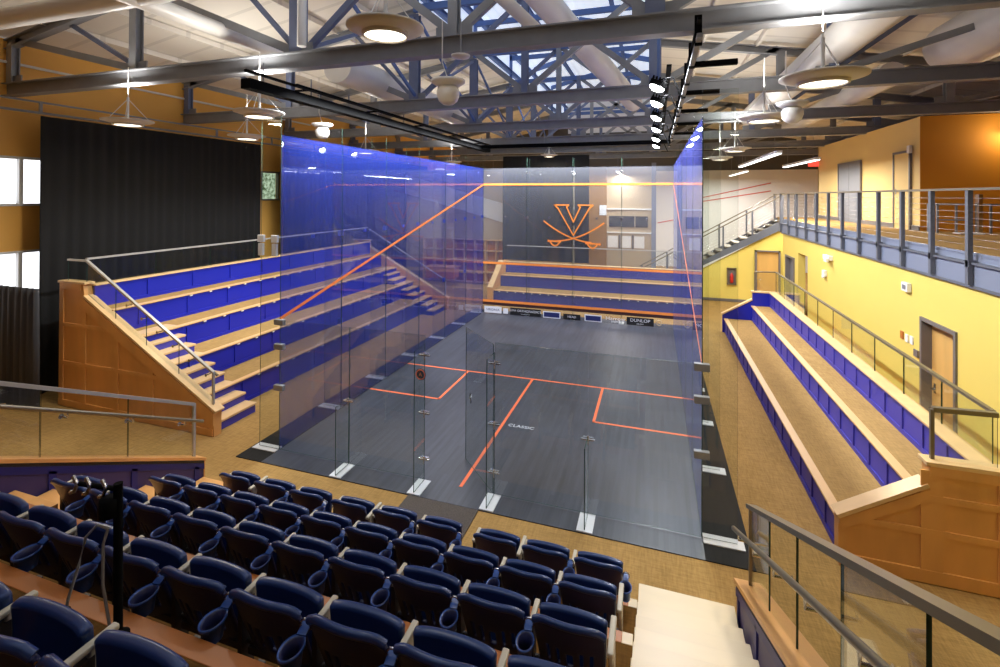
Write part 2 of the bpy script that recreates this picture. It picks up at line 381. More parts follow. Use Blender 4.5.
door_x(1, 7.0, 2.70, 3.61, 2.1, M['door'])
door_x(2, 7.0, 11.56, 12.54, 2.14, M['greydoor'])
fr = MB().box(6.40, 6.46, 14.6, 14.75, 0, 2.10).box(7.22, 7.28, 14.6, 14.75, 0, 2.10).box(6.40, 7.28, 14.6, 14.75, 2.05, 2.10)
d3 = struct(fr.build('door_3', M['frame'])); MB().box(6.46, 7.22, 14.7, 14.74, 0, 2.05).build('door_leaf', M['door'], d3)
MB().tube([(6.52, 14.7, .95), (6.52, 14.64, .95), (6.62, 14.64, .95)], .012).build('door_handle', M['chrome'], d3)

# mezzanine slab, fascia, walls
struct(MB().box(7.05, 13.5, -9.5, 13.0, 3.05, 3.36).box(7.46, 13.5, 13.0, 16.4, 3.05, 3.36).build('floor', M['carpet']))
struct(MB().box(9.0, 9.2, 8.36, 16.3, 3.36, 6.24).build('wall_mezzanine', M['pale']))
struct(MB().box(9.001, 13.3, 8.355, 8.5, 3.36, 6.25).build('wall_mezzanine', M['amber']))
struct(MB().box(9.0, 13.5, 16.2, 16.3, 3.36, 6.25).build('wall_mezzanine', M['pale']))
struct(MB().box(13.3, 13.5, -9.5, 24.4, 0, 8).build('wall_right', M['amber']))
struct(MB().box(8.97, 9.0, 8.36, 16.3, 3.36, 3.48).build('baseboard_right', M['frame']))
door_x(4, 8.97, 11.95, 13.85, 5.35, M['greydoor'], dep=-.01, zb=3.36, split=True)
door_x(5, 8.97, 8.8, 9.62, 5.38, M['pale'], dep=-.01, zb=3.36)
tag(MB().box(8.9, 8.97, 8.66, 8.8, 5.35, 5.55).build('door_closer', M['plastic'], None, .01), 'small white box above the pale upstairs door', 'door closer')
fa = empty('mezzanine_fascia', 'blue-grey steel fascia panels along the edge of the upper floor', 'fascia')
MB().box(6.97, 7.05, -3, 13.05, 2.93, 3.25).build('panel', M['fascia'], fa)
MB().box(6.93, 7.1, -3, 13.05, 3.24, 3.27).build('ledge', M['greysteel'], fa)
MB().box(7.02, 7.08, -3, 13.05, 3.27, 3.40).build('curb', M['fascia'], fa)
MB().box(6.95, 7.06, -3, 13.05, 2.90, 2.94).build('lower_flange', M['greysteel'], fa)
rl = empty('cable_railing', 'grey steel cable railing along the upper floor edge', 'railing')
posts = [13.02, 12.0] + [11.0 - .975 * i for i in range(13)]
for i, y in enumerate(posts):
    p = MB(); w = .05 if i != 2 else .05
    p.box(6.90, 6.96, y - .035, y + .035, 2.95, 4.30); p.box(6.90, 6.99, y - .045, y + .045, 3.2, 3.3)
    p.build('post', M['greysteel'], rl)
MB().box(6.89, 6.99, -3, 13.06, 4.30, 4.335).build('top_rail', M['rail'], rl)
for k in range(9):
    z = 3.42 + k * .096
    MB().tube([(6.93, -3, z), (6.93, 13.0, z)], .004, 5).build('cable', M['chrome'], rl)

# far stair to the mezzanine
st = empty('steel_staircase', 'grey steel staircase climbing to the upper floor against the far yellow wall', 'staircase')
sx0, sz0, sl = 7.45, 3.36, .595
def szat(x): return sz0 - (sx0 - x) * sl
for y in (14.62, 15.9):
    MB().prism([(7.45, 3.0), (7.45, 3.36), (1.9, szat(1.9)), (1.9, max(0, szat(1.9) - .36))], 'y', y, y + .05).build('stringer', M['greysteel'], st)
for k in range(18):
    x = sx0 - .3 * (k + 1); MB().box(x, x + .3, 14.67, 15.9, szat(x + .15) - .04, szat(x + .15)).build('step', M['rail'], st)
for y in (14.64, 15.92):
    for k in range(6):
        x = 7.35 - 1.05 * k; MB().box(x - .03, x + .03, y - .03, y + .03, szat(x) - .1, szat(x) + .95).build('post', M['greysteel'], st)
    MB().bar((7.42, y, szat(7.42) + .97), (2.0, y, szat(2.0) + .97), .05, .04).build('top_rail', M['rail'], st)
    for k in range(7):
        MB().tube([(7.42, y, szat(7.42) + .12 + k * .115), (2.0, y, szat(2.0) + .12 + k * .115)], .004, 5).build('cable', M['chrome'], st)
# landing corner post rail (short return)
rr = empty('cable_railing', 'short grey cable railing across the head of the far stair', 'railing')
for x in (7.35, 8.1, 8.8):
    MB().box(x - .03, x + .03, 15.95, 16.01, 3.36, 4.30).build('post', M['greysteel'], rr)
MB().box(7.3, 8.9, 15.93, 16.03, 4.30, 4.33).build('top_rail', M['rail'], rr)
for k in range(7): MB().tube([(7.35, 15.98, 3.5 + k * .11), (8.8, 15.98, 3.5 + k * .11)], .004, 5).build('cable', M['chrome'], rr)

# wall fittings on the yellow wall
tag(MB().box(6.90, 7.0, 7.95, 8.42, 2.56, 2.68).box(6.84, 6.9, 7.95, 8.15, 2.52, 2.62).build('emergency_light', M['plastic'], None, .01), 'white twin emergency light high on the yellow wall', 'emergency light')
tag(MB().box(6.93, 7.0, 8.4, 8.6, 2.08, 2.24).box(6.9, 6.94, 8.4, 8.5, 2.04, 2.1).build('sensor', M['plastic'], None, .01), 'white sensor box below the emergency light', 'sensor')
o = tag(MB().box(6.93, 7.0, 4.0, 4.22, 2.50, 2.66).build('speaker', M['plastic'], None, .01), 'square white wall speaker above the glass rail', 'speaker')
MB().box(6.925, 6.93, 4.05, 4.17, 2.54, 2.62).build('grille', M['greydoor'], o)
for y, z, lb, m in ((4.33, 1.66, 'reddish switch plate, leftmost of three beside the lower door', M['tierwood']), (4.15, 1.65, 'white switch plate in the middle of three beside the lower door', M['plastic']), (3.98, 1.66, 'white switch plate of three nearest the lower door', M['plastic'])):
    o = tag(MB().box(6.98, 7.0, y - .05, y + .05, z - .07, z + .07).build('light_switch', m, None, .004), lb, 'switch')
tag(MB().box(6.97, 7.0, 3.74, 3.88, 1.42, 1.54).build('wall_plate', M['frame'], None, .004), 'grey plate on the yellow wall just left of the door frame', 'wall plate')
fe = empty('extinguisher_cabinet', 'recessed fire extinguisher cabinet on the far yellow wall', 'extinguisher cabinet')
MB().box(5.40, 5.44, 14.66, 14.75, .72, 1.36).box(5.70, 5.74, 14.66, 14.75, .72, 1.36).box(5.40, 5.74, 14.66, 14.75, 1.32, 1.36).box(5.40, 5.74, 14.66, 14.75, .68, .73).build('frame', M['rail'], fe)
MB().box(5.44, 5.70, 14.73, 14.75, .72, 1.34).build('back', M['frame'], fe)
MB().lathe([(0, 0), (.06, 0), (.065, .05), (.065, .3), (.03, .36), (.02, .4), (0, .4)], (5.57, 14.69, .76)).build('cylinder', M['red'], fe)
# exit sign upstairs
ex = tag(MB().box(8.55, 8.93, 15.9, 15.95, 5.44, 5.64).build('exit_sign', M['redsign'], None, .01), 'glowing red exit sign above the upper landing', 'exit sign')

# racks (steel stands) on the mezzanine
for x, lb in ((9.0, 'grey metal rack frame on the upper floor, left one'), (10.0, 'grey metal rack frame on the upper floor, right one')):
    rk = empty('rack_frame', lb, 'rack')
    w = .55
    for dx in (0, w):
        for dy in (0, .4):
            MB().box(x + dx, x + dx + .04, 7.6 + dy, 7.64 + dy, 3.36, 4.05).build('leg', M['steel'], rk)
    MB().box(x, x + w + .04, 7.6, 7.64, 4.02, 4.06).box(x, x + w + .04, 8.0, 8.04, 4.02, 4.06).box(x, x + .04, 7.6, 8.04, 4.02, 4.06).box(x + w, x + w + .04, 7.6, 8.04, 4.02, 4.06).build('top_frame', M['steel'], rk)
    MB().box(x, x + w + .04, 7.6, 7.64, 3.66, 3.69).build('crossbar', M['steel'], rk)
sg = empty('floor_stand', 'silver stand on a flat foot between the racks upstairs', 'stand')
MB().box(9.3, 9.75, 7.3, 7.6, 3.36, 3.39).build('foot', M['plastic'], sg, .005)
MB().box(9.66, 9.74, 7.35, 7.5, 3.39, 4.28).build('post', M['chrome'], sg, .005)

# ------------------------------------------------------------------ roof
RX = -.08
def roofz(x): return 8.75 - .17 * (abs(x - RX) - 2.72)
def slab(pts, name, m, th=.08):
    v = [(x, y, z) for x, y, z in pts] + [(x, y, z + th) for x, y, z in pts]
    mb = MB(); mb.add(v, [(0, 3, 2, 1), (4, 5, 6, 7), (0, 1, 5, 4), (1, 2, 6, 5), (2, 3, 7, 6), (3, 0, 4, 7)]); return mb.build(name, m)
struct(slab([(-10.5, -9.6, roofz(-10.5)), (-2.8, -9.6, roofz(-2.8)), (-2.8, 24.4, roofz(-2.8)), (-10.5, 24.4, roofz(-10.5))], 'ceiling', M['deck']))
struct(slab([(2.64, -9.6, roofz(2.64)), (13.6, -9.6, roofz(13.6)), (13.6, 24.4, roofz(13.6)), (2.64, 24.4, roofz(2.64))], 'ceiling', M['deck']))
# clerestory monitor
struct(slab([(-2.8, -9.6, 10.2), (RX, -9.6, 10.9), (RX, 24.4, 10.9), (-2.8, 24.4, 10.2)], 'ceiling', M['skylight']))
struct(slab([(RX, -9.6, 10.9), (2.64, -9.6, 10.2), (2.64, 24.4, 10.2), (RX, 24.4, 10.9)], 'ceiling', M['skylight']))
struct(MB().box(-2.86, -2.8, -9.6, 24.4, 8.7, 10.2).build('window_4', M['skylight'])); struct(MB().box(2.64, 2.70, -9.6, 24.4, 8.7, 10.2).build('window_5', M['skylight']))
struct(MB().box(-2.8, 2.64, 24.3, 24.4, 8, 10.9).build('wall_monitor', M['white'])); struct(MB().box(-2.8, 2.64, -9.6, -9.5, 8, 10.9).build('wall_monitor', M['white']))
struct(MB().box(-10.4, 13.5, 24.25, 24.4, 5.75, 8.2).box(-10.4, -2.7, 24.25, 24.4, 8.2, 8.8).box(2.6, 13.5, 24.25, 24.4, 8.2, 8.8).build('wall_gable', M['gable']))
# blue frames of the monitor
for i in range(9):
    y = -8 + 3.9 * i
    fr = empty('monitor_frame', 'blue steel rafter frame crossing the roof monitor', 'roof frame', 'blue rafter frames under the roof monitor')
    MB().bar((-2.75, y, 10.1), (RX, y, 10.78), .12, .2).build('rafter', M['bluesteel'], fr); MB().bar((RX, y, 10.78), (2.58, y, 10.1), .12, .2).build('rafter', M['bluesteel'], fr)
    for x in (-2.72, 2.56): MB().box(x - .05, x + .05, y - .05, y + .05, 8.5, 10.15).build('post', M['bluesteel'], fr)
    MB().bar((-2.75, y, 9.55), (2.58, y, 9.55), .10, .16).build('tie_beam', M['bluesteel'], fr)
for x, z, lb in ((-2.72, 9.0, 'blue steel sill beam on the left side of the roof monitor'), (2.56, 9.0, 'blue steel sill beam on the right side of the roof monitor'), (-1.4, 10.4, 'blue purlin under the left pane of the monitor'), (1.3, 10.4, 'blue purlin under the right pane of the monitor'), (-2.72, 9.8, 'blue head beam on the left side of the monitor'), (2.56, 9.8, 'blue head beam on the right side of the monitor')):
    tag(MB().ibeam((x, -9.5, z), (x, 24.2, z), .12, .18).build('roof_beam', M['bluesteel']), lb, 'beam')

# roof trusses
def truss(i, y, label):
    t = empty('roof_truss', label, 'roof truss', loc=(0, y, 0))
    X0, X1 = -10.2, 13.3
    c = MB(); c.ibeam((X0, 0, 6.335), (X1, 0, 6.335), .20, .27, .022); c.build('bottom_chord', M['steel'], t)
    top = MB(); top.ibeam((X0, 0, roofz(X0) - .22), (-2.8, 0, roofz(-2.8) - .22), .16, .2); top.build('top_chord', M['steel'], t)
    top = MB(); top.ibeam((2.64, 0, roofz(2.64) - .22), (X1, 0, roofz(X1) - .22), .16, .2); top.build('top_chord', M['steel'], t)
    px = [-10.02, -6.46, -2.82, -.1, 2.64, 5.75, 9.3, 12.6]
    for k, x in enumerate(px):
        big = x in (-2.82, 2.64)
        ztop = min(roofz(x) - .25, 8.6) if abs(x - RX) > 2.5 else 8.7
        w = .17 if not big else .24
        p = MB()
        if x == -.1: w = .14
        p.box(x - w / 2, x + w / 2, -.075, -.055, 6.45, ztop); p.box(x - w / 2, x + w / 2, .055, .075, 6.45, ztop); p.box(x - .02, x + .02, -.06, .06, 6.45, ztop)
        p.build('post', M['bluegrey'] if (i % 2 == 1 or big) else M['steel'], t)
        g = MB().box(x - .28, x + .28, -.012, .012, 6.44, 6.62); g.build('gusset', M['steel'], t)
    def dg(x0, z0, x1, z1, m, w=.09): m = M['bluegrey'] if m is M['bluesteel'] else m; MB().bar((x0, .04, z0), (x1, .04, z1), w, w * 1.3).build('diagonal', m, t)
    dg(-9.95, 7.35, -6.5, 6.5, M['steel'], .10); dg(-8.75, 7.75, -6.4, 6.5, M['bluesteel'], .06)
    dg(-6.4, 8.0, -2.9, 6.5, M['steel'], .11); dg(-4.6, 8.3, -2.85, 6.5, M['bluesteel'], .06)
    dg(-2.7, 6.5, -.15, 8.6, M['bluesteel'], .08); dg(-.1, 6.5, 2.6, 8.6, M['steel'], .09)
    dg(-.1, 6.5, -2.7, 8.6, M['steel'], .09); dg(2.6, 6.5, 0, 8.6, M['steel'], .09)
    dg(2.75, 6.5, 5.7, 8.1, M['steel'], .10); dg(5.8, 6.5, 9.2, 7.55, M['steel'], .09); dg(5.7, 6.5, 7.6, 7.85, M['bluesteel'], .06); dg(9.4, 6.5, 12.5, 7.0, M['steel'], .08)
    MB().bar((-2.8, 0, 8.65), (2.64, 0, 8.65), .12, .16).build('collar_beam', M['bluesteel'], t)
    return t
tl = ['grey steel roof truss, nearest to the camera, spanning over the court back wall', 'grey steel roof truss, second from the camera', 'grey steel roof truss, third from the camera', 'grey steel roof truss, fourth from the camera, beyond the court front wall', 'grey steel roof truss, fifth from the camera', 'grey steel roof truss, farthest from the camera']
ty = [-.07, 3.85, 7.75, 11.65, 15.55, 19.45]
for i, (y, l) in enumerate(zip(ty, tl)): truss(i, y, l)
# purlins between trusses
for k, x in enumerate([-9.0, -7.6, -5.0, -3.8, 3.9, 5.2, 6.9, 8.4, 10.2, 11.8]):
    tag(MB().bar((x, -9.4, roofz(x) - .08), (x, 24.2, roofz(x) - .08), .06, .12).build('roof_purlin', M['deck']), 'cream purlin running lengthwise under the roof deck', 'purlin', 'lengthwise purlins under the roof deck')

# longitudinal cross bracing between trusses on monitor lines
for j, x in enumerate((-2.82, 2.64)):
    for k in range(5):
        y0, y1 = ty[k] + .1, ty[k + 1] - .1
        b = empty('cross_brace', 'crossed blue steel braces between two trusses, %s from the camera on the %s side' % (ORD[k], 'left' if j == 0 else 'right'), 'cross brace')
        MB().bar((x, y0, 6.55), (x, y1, 8.4), .05, .07).build('brace', M['bluegrey'], b); MB().bar((x + .06, y0, 8.4), (x + .06, y1, 6.55), .05, .07).build('brace', M['bluesteel'], b)

# ducts
tag(MB().tube([(-8.9, -1.45, 7.05), (-4.0, -1.45, 7.05), (1.2, -1.45, 7.5)], .16, 16).build('silver_duct', M['silver']), 'silver duct crossing the top left corner above the nearest truss', 'duct')
tag(MB().tube([(-4.45, -3, 7.0), (-4.45, 1.3, 7.0), (-4.42, 1.5, 7.0)], .13, 16).build('round_duct', M['duct']), 'white round duct with an open end above the left lamps', 'duct')
tag(MB().tube([(-3.85, 2.3, 6.95), (-3.85, 9, 6.95)], .35, 20).build('round_duct', M['duct']), 'white drum-shaped duct behind the left black light bar', 'duct')
tag(MB().tube([(5.75, -5, 6.95), (5.75, 12.0, 6.95)], .32, 20).build('round_duct', M['duct']), 'large white round duct running away at upper right', 'duct')
tag(MB().tube([(8.3, -5, 7.2), (8.3, 5.5, 7.2)], .5, 20).build('round_duct', M['duct']), 'broad cream duct at the far upper right', 'duct')
tag(MB().tube([(7.3, 5.5, 6.75), (7.3, 13.5, 6.75)], .25, 16).build('round_duct', M['duct']), 'cream round duct over the upper floor rail', 'duct')
tag(MB().tube([(.2, 1.5, 8.3), (2.0, 9.0, 7.1)], .28, 20).build('round_duct', M['duct']), 'grey-white duct slanting down inside the roof monitor', 'duct')
tag(MB().tube([(-.3, -2.4, 7.6), (.9, .8, 6.75)], .10, 12).build('pipe', M['duct']), 'white pipe slanting to the nearest truss at centre', 'pipe')
tag(MB().tube([(-3.6, .5, 6.62), (3.0, .55, 6.62), (9.5, .55, 6.62)], .03, 8).build('pipe', M['duct']), 'thin white sprinkler pipe lying along the nearest truss', 'pipe')
tag(MB().tube([(-10.1, -3, 6.9), (-10.1, 9, 6.9)], .03, 8).build('pipe', M['duct']), 'thin cream conduit along the orange left wall', 'pipe')
tag(MB().tube([(-2.6, -.25, 6.5), (-2.6, -.25, 8.9)], .07, 12).build('pipe', M['plastic']), 'white vertical pipe beside the left monitor post of the nearest truss', 'pipe')

# ------------------------------------------------------------------ curtains
def curtain(x, y0, y1, z0, z1, m, name, amp=.02, per=.25, axis='x'):
    mb = MB(); n = int(abs(y1 - y0) / .035); vs = []
    ph = 0
    for i in range(n + 1):
        y = y0 + (y1 - y0) * i / n; ph += random.uniform(.6, 1.4) * .035 / per * 2 * PI
        a = amp * math.sin(ph)
        for z, f in ((z0, 1.2), ((z0 + z1) / 2, 1), (z1, .5)):
            vs.append((x + a * f, y, z) if axis == 'x' else (y, x + a * f, z))
    fs = [(i * 3 + j, i * 3 + 3 + j, i * 3 + 4 + j, i * 3 + 1 + j) for i in range(n) for j in range(2)]
    mb.add(vs, fs, 0, True); o = mb.build(name, m)
    s = o.modifiers.new('thickness', 'SOLIDIFY'); s.thickness = .01
    return o
cu = tag(curtain(-9.5, .12, 5.95, .02, 5.80, M['curtain'], 'curtain'), 'tall black curtain hanging behind the left bleachers', 'curtain')
cu2 = tag(curtain(-9.5, 6.95, 17.9, .02, 5.8, M['curtain'], 'curtain'), 'black curtain seen through the blue left court wall', 'curtain')
cu3 = tag(curtain(-.35, -10.15, -8.65, .02, 2.35, M['greydrape'], 'drape', .04, .18, axis='y'), 'low dark grey drape hung left of the wooden bleacher end', 'curtain')
bn = tag(curtain(14.4, -3.95, -.05, 1.3, 5.98, M['curtain'], 'curtain', .015, .5, axis='y'), 'black backdrop curtain hanging behind the orange V emblem', 'curtain')
cr = empty('curtain_rail', 'grey double pipe rail carrying the left black curtain', 'curtain rail')
MB().tube([(-9.5, -3, 5.86), (-9.5, 18, 5.86)], .025).build('lower_pipe', M['steel'], cr)
MB().tube([(-9.5, -3, 6.08), (-9.5, 18, 6.08)], .02).build('upper_pipe', M['steel'], cr)
for k in range(10): MB().box(-9.52, -9.48, -2 + 2.1 * k, -1.95 + 2.1 * k, 5.86, 6.1).build('hanger', M['steel'], cr)

# ------------------------------------------------------------------ bleachers
def panel_riser(mb, x, y0, y1, z0, z1, d, n, horiz=False):
    # recessed panels on a riser facing direction d (+1/-1 along x)
    pass
def bleacher(name, label, d, xs, zs, y0, y1, stairs_near=False, stairs_far=False, n=8, rotate=None, blue='blue'):
    """tiers rising away; d=-1 rises toward -x, +1 toward +x; xs riser planes, zs tread heights"""
    b = empty(name, label, 'bleachers')
    T = (lambda x, y: (x, y)) if rotate is None else rotate
    def BX(x0, x1, ya, yb, z0, z1, nm, m, bev=0):
        p = T(x0, ya); q = T(x1, yb)
        return MB().box(p[0], q[0], p[1], q[1], z0, z1).build(nm, m, b, bev)
    zprev = -.012
    for k, (x, z) in enumerate(zip(xs, zs)):
        last = k == len(xs) - 1
        xn = xs[k + 1] if not last else x + d * .2
        # riser board + stiles making recessed panels
        BX(x + d * .03, x + d * .05, y0, y1, zprev, z - .03, 'riser', M[blue])
        mb = MB()
        def add(ya, yb, za, zb):
            p = T(x + d * .012, ya); q = T(x + d * .032, yb); mb.box(p[0], q[0], p[1], q[1], za, zb)
        add(y0, y1, zprev, zprev + .07); add(y0, y1, z - .07, z - .03)
        L = (y1 - y0) / n; offs = (k % 2) * L * .5
        for i in range(n + 1):
            yy = y0 + i * L + (offs if n > 6 else 0)
            if yy > y1: break
            add(max(y0, yy - .028), min(y1, yy + .028), zprev + .07, z - .07)
        mb.build('stile', M[blue], b)
        if not last:
            BX(x + d * .11, xn + d * .04, y0, y1, z - .03, z - .004, 'tread', M['tread_carpet'])
            BX(x - d * .01, x + d * .11, y0, y1, z - .03, z, 'nosing', M['nosing'], .006)
        else: BX(x - d * .01, xn, y0, y1, z - .03, z, 'cap', M['maple'], .006)
        zprev = z - .004
    return b
LX = [-5.2, -5.97, -6.70, -7.35, -7.85]; LZ = [.49, .98, 1.46, 1.94, 2.40]
LB = bleacher('bleachers', 'left bleachers of blue risers and tan carpet treads', -1, LX, LZ, .15, 9.75, n=9)
# step lights under the nosings
for k in range(4):
    for i in range(16):
        y = 1.6 + .5 * i + (k % 2) * .2
        if y > 8.6: break
        MB().box(LX[k] + .012, LX[k] - .02, y - .03, y + .03, LZ[k] - .055, LZ[k] - .03).build('step_light', M['plastic'], LB)
# stair treads at both ends
def left_stairs(ya, yb, nose):
    for k in range(9):
        z = .163 * (k + 1); x = -4.70 - .262 * k
        if k % 3 == 2: pass
        bx = MB().box(x, x - .32, ya, yb, max(z - .33, -.012), z - .035); bx.build('step_riser', M['purple'] if nose else M['blue'], LB)
        MB().box(x + .015, x - .30, ya, yb + .02, z - .035, z + .004).build('step', M['maple'], LB, .004)
left_stairs(.15, 1.0, True); left_stairs(8.85, 9.7, False)
# wooden end walls
def left_end(y0, y1, face):
    pts = [(-4.60, -.012), (-8.62, -.012), (-8.62, 2.42), (-7.95, 2.42), (-7.90, 2.15), (-4.60, .42)]
    MB().prism(pts, 'y', y0, y1).build('end_wall', M['wood'], LB)
    c = MB(); c.bar((-4.56, (y0 + y1) / 2, .42), (-7.92, (y0 + y1) / 2, 2.19), abs(y1 - y0) + .04, .045); c.build('sloped_cap', M['maple'], LB, .004)
    MB().box(-7.88, -8.66, y0 - .02, y1 + .02, 2.42, 2.46).build('flat_cap', M['maple'], LB, .004)
    f = MB(); e = face * .02
    ys = (y0 - .02, y0) if face < 0 else (y1, y1 + .02)
    yv = (ys[0] + .004, ys[1]) if face < 0 else (ys[0], ys[1] - .004)
    for x in (-8.55, -7.9, -7.0, -6.1, -5.2):
        zt = min(2.33, .30 + (-x - 4.60) * .527 - .0)
        f.box(x - .06, x + .06, yv[0], yv[1], .02, zt)
    f.box(-8.62, -4.62, ys[0], ys[1], 0, .12)
    for z in (.85, 1.60):
        xe = -4.60 - (z - .25) / .527
        f.box(-8.6, xe, ys[0] + (.002 if face < 0 else 0), ys[1] - (0 if face < 0 else .002), z - .04, z + .04)
    f.box(-8.6, -8.0, ys[0], ys[1], 2.30, 2.42)
    f.prism([(-4.60, .18), (-4.60, .40), (-7.95, 2.16), (-7.95, 1.94)], 'y', ys[0], ys[1])
    f.build('panel_frame', M['wood'], LB)
left_end(0.0, .15, -1); left_end(9.75, 9.9, 1)
def glass_rail(name, label, pts, posts, thick=.012, railw=.05, railh=.035, base=None, joints=6, handrail=None, brackets=0, railm='rail', xoff=0, glassb=None):
    """pts: top line [(x,y,z)...]; base: matching bottom line"""
    g = empty(name, label, 'glass railing')
    for (p, q), (a, b) in zip(zip(pts, pts[1:]), zip(base, base[1:])):
        p, q, a, b = map(Vector, (p, q, a, b)); n = max(1, round((q - p).length / joints))
        d = (q - p); side = Vector((d.y, -d.x, 0)).normalized() * thick / 2
        for k in range(n):
            t0, t1 = k / n + .0008, (k + 1) / n - .0008
            P0, P1, A0, A1 = p.lerp(q, t0), p.lerp(q, t1), a.lerp(b, t0), a.lerp(b, t1)
            mb = MB(); vs = [A0 - side, A1 - side, P1 - side, P0 - side, A0 + side, A1 + side, P1 + side, P0 + side]
            mb.add(vs, [(0, 1, 2, 3), (7, 6, 5, 4)], 0); mb.add(vs, [(0, 4, 5, 1), (1, 5, 6, 2), (2, 6, 7, 3), (3, 7, 4, 0)], 1)
            mb.build('glass_panel', [M['gl'], M['gledge']], g)
        MB().bar(p, q, railw, railh).build('top_rail', M[railm], g)
    for a, b in posts: MB().bar(a, b, .035, .035).build('post', M[railm], g)
    if handrail:
        h = [Vector(v) for v in handrail[0]]; nd = Vector(handrail[1])
        MB().tube(h, .022, 10).build('handrail', M['rail'], g)
        for k in range(brackets):
            t = (k + .4) / brackets; c = h[0].lerp(h[-1], t)
            br = MB().tube([c + Vector((0, 0, -.015)), c + Vector((0, 0, -.07)), c + Vector((0, 0, -.07)) + nd], .011, 8); br.disc(c + nd + Vector((0, 0, -.07)), .028, 12, normal=nd)
            br.build('bracket', M['chrome'], g)
    return g
glass_rail('glass_railing', 'sloping glass railing on the near end of the left bleachers', [(-4.70, .07, 1.07), (-7.96, .07, 2.87), (-8.5, .07, 2.87)], [((-4.70, .07, .47), (-4.70, .07, 1.07))], base=[(-4.70, .07, .50), (-7.96, .07, 2.24), (-8.5, .07, 2.46)], joints=.95, railm='alu',
           handrail=([(-4.72, .17, .98), (-7.1, .17, 2.27)], (0, -.1, 0)), brackets=6)
glass_rail('glass_railing', 'glass railing with steel top bar along the top of the left bleachers', [(-8.03, .1, 2.90), (-8.03, 9.8, 2.93)], [], base=[(-8.03, .1, 2.40), (-8.03, 9.8, 2.40)], joints=1.3, railm='alu')
glass_rail('glass_railing', 'sloping glass railing at the far end of the left bleachers', [(-4.70, 9.82, 1.07), (-7.96, 9.82, 2.87)], [((-4.70, 9.82, .47), (-4.70, 9.82, 1.07))], base=[(-4.70, 9.82, .50), (-7.96, 9.82, 2.24)], joints=1.2, railm='alu')

RXs = [4.70, 5.46, 5.95]; RZs = [.42, .87, 1.31]
RB = bleacher('bleachers', 'right bleachers of blue risers and tan carpet treads below the yellow wall', 1, RXs, RZs, .2, 9.95, n=18, blue='purple')
MB().box(6.15, 6.2, .05, 9.96, 0, 1.28).build('back_panel', M['wood'], RB)
def right_end(y0, y1, m, near):
    pts = [(4.66, -.012), (6.2, -.012), (6.2, 1.27), (5.5, 1.27), (5.5, 1.02), (4.66, .53)]
    MB().prism(pts, 'y', y0, y1).build('end_wall', m, RB)
    MB().bar((4.64, (y0 + y1) / 2, .545), (5.49, (y0 + y1) / 2, 1.06), abs(y1 - y0) + .05, .045).build('sloped_cap', M['maple'], RB, .004)
    MB().box(5.47, 6.22, y0 - .02, y1 + .02, 1.27, 1.315).build('flat_cap', M['maple'], RB, .004)
right_end(.05, .2, M['wood'], True); right_end(9.95, 10.05, M['blue'], False)
f = MB()
for x, w in ((4.70, .05), (5.52, .10), (6.14, .05)): f.box(x - w, x + w, .034, .05, .02, .47 if x < 5 else 1.22)
f.box(4.66, 6.2, .03, .05, 0, .14)
for z in (.55, .92):
    f.box(max(4.72, 4.7 + (z - .5) * 1.6), 5.5, .032, .05, z - .035, z + .035); f.box(5.5, 6.19, .032, .05, z - .035, z + .035)
f.box(5.5, 6.2, .03, .05, 1.17, 1.27); f.prism([(4.66, .40), (4.66, .53), (5.5, 1.02), (5.5, .89)], 'y', .03, .05)
f.build('panel_frame', M['wood'], RB)
glass_rail('glass_railing', 'long glass railing with bronze top bar along the back of the right bleachers', [(6.13, .2, 1.88), (6.13, 9.96, 1.92)], [], base=[(6.13, .2, 1.30), (6.13, 9.96, 1.30)], joints=.93)
glass_rail('glass_railing', 'short glass railing return on the wooden near end of the right bleachers', [(5.56, .13, 1.86), (6.13, .13, 1.88)], [((5.56, .13, 1.3), (5.56, .13, 1.86))], base=[(5.56, .13, 1.30), (6.13, .13, 1.30)], joints=.6, railw=.06, railh=.05)
glass_rail('glass_railing', 'short glass railing return at the far end of the right bleachers', [(5.56, 9.98, 1.90), (6.13, 9.98, 1.92)], [((5.56, 9.98, 1.3), (5.56, 9.98, 1.9))], base=[(5.56, 9.98, 1.30), (6.13, 9.98, 1.30)], joints=.6)

rot = lambda x, y: (y, x)
FB = bleacher('bleachers', 'far bleachers of glass-dimmed blue risers behind the glass front wall', 1, [11.65, 12.55, 13.3], [.46, .92, 1.37], -3.45, 3.95, n=10, rotate=rot, blue='farblue')
def far_end(x0, x1):
    MB().prism([(11.55, -.012), (13.6, -.012), (13.6, 1.4), (12.9, 1.4), (11.55, .55)], 'x', x0, x1).build('end_wall', M['wood'], FB)
    MB().bar(((x0 + x1) / 2, 11.5, .56), ((x0 + x1) / 2, 12.95, 1.45), .22, .05).build('sloped_cap', M['maple'], FB)
    MB().box(x0 - .03, x1 + .03, 11.5, 11.62, 0, .56).build('end_post', M['wood'], FB)
far_end(-3.62, -3.47); far_end(3.97, 4.1)
for i in range(22):
    x = -3.2 + .33 * i
    MB().box(x - .025, x + .025, 11.63, 11.65, .39, .42).build('step_light', M['plastic'], FB)
glass_rail('glass_railing', 'glass railing with pale steel bar on top of the far bleachers', [(-3.45, 13.45, 2.05), (3.95, 13.45, 2.05)], [], base=[(-3.45, 13.45, 1.38), (3.95, 13.45, 1.38)], joints=1.25, railm='alu')

# ------------------------------------------------------------------ glass court
CG = [M['court_glass'], M['gledge']]; BG = [M['blue_glass'], M['gledge']]
def clip(parent, x, y, z, m, s=.045):
    MB().box(x - s, x + s, y - .03, y + .03, z - s, z + s).build('clamp', m, parent, .006)
H = 5.17
YB = [9.75 * i / 6 for i in range(7)]
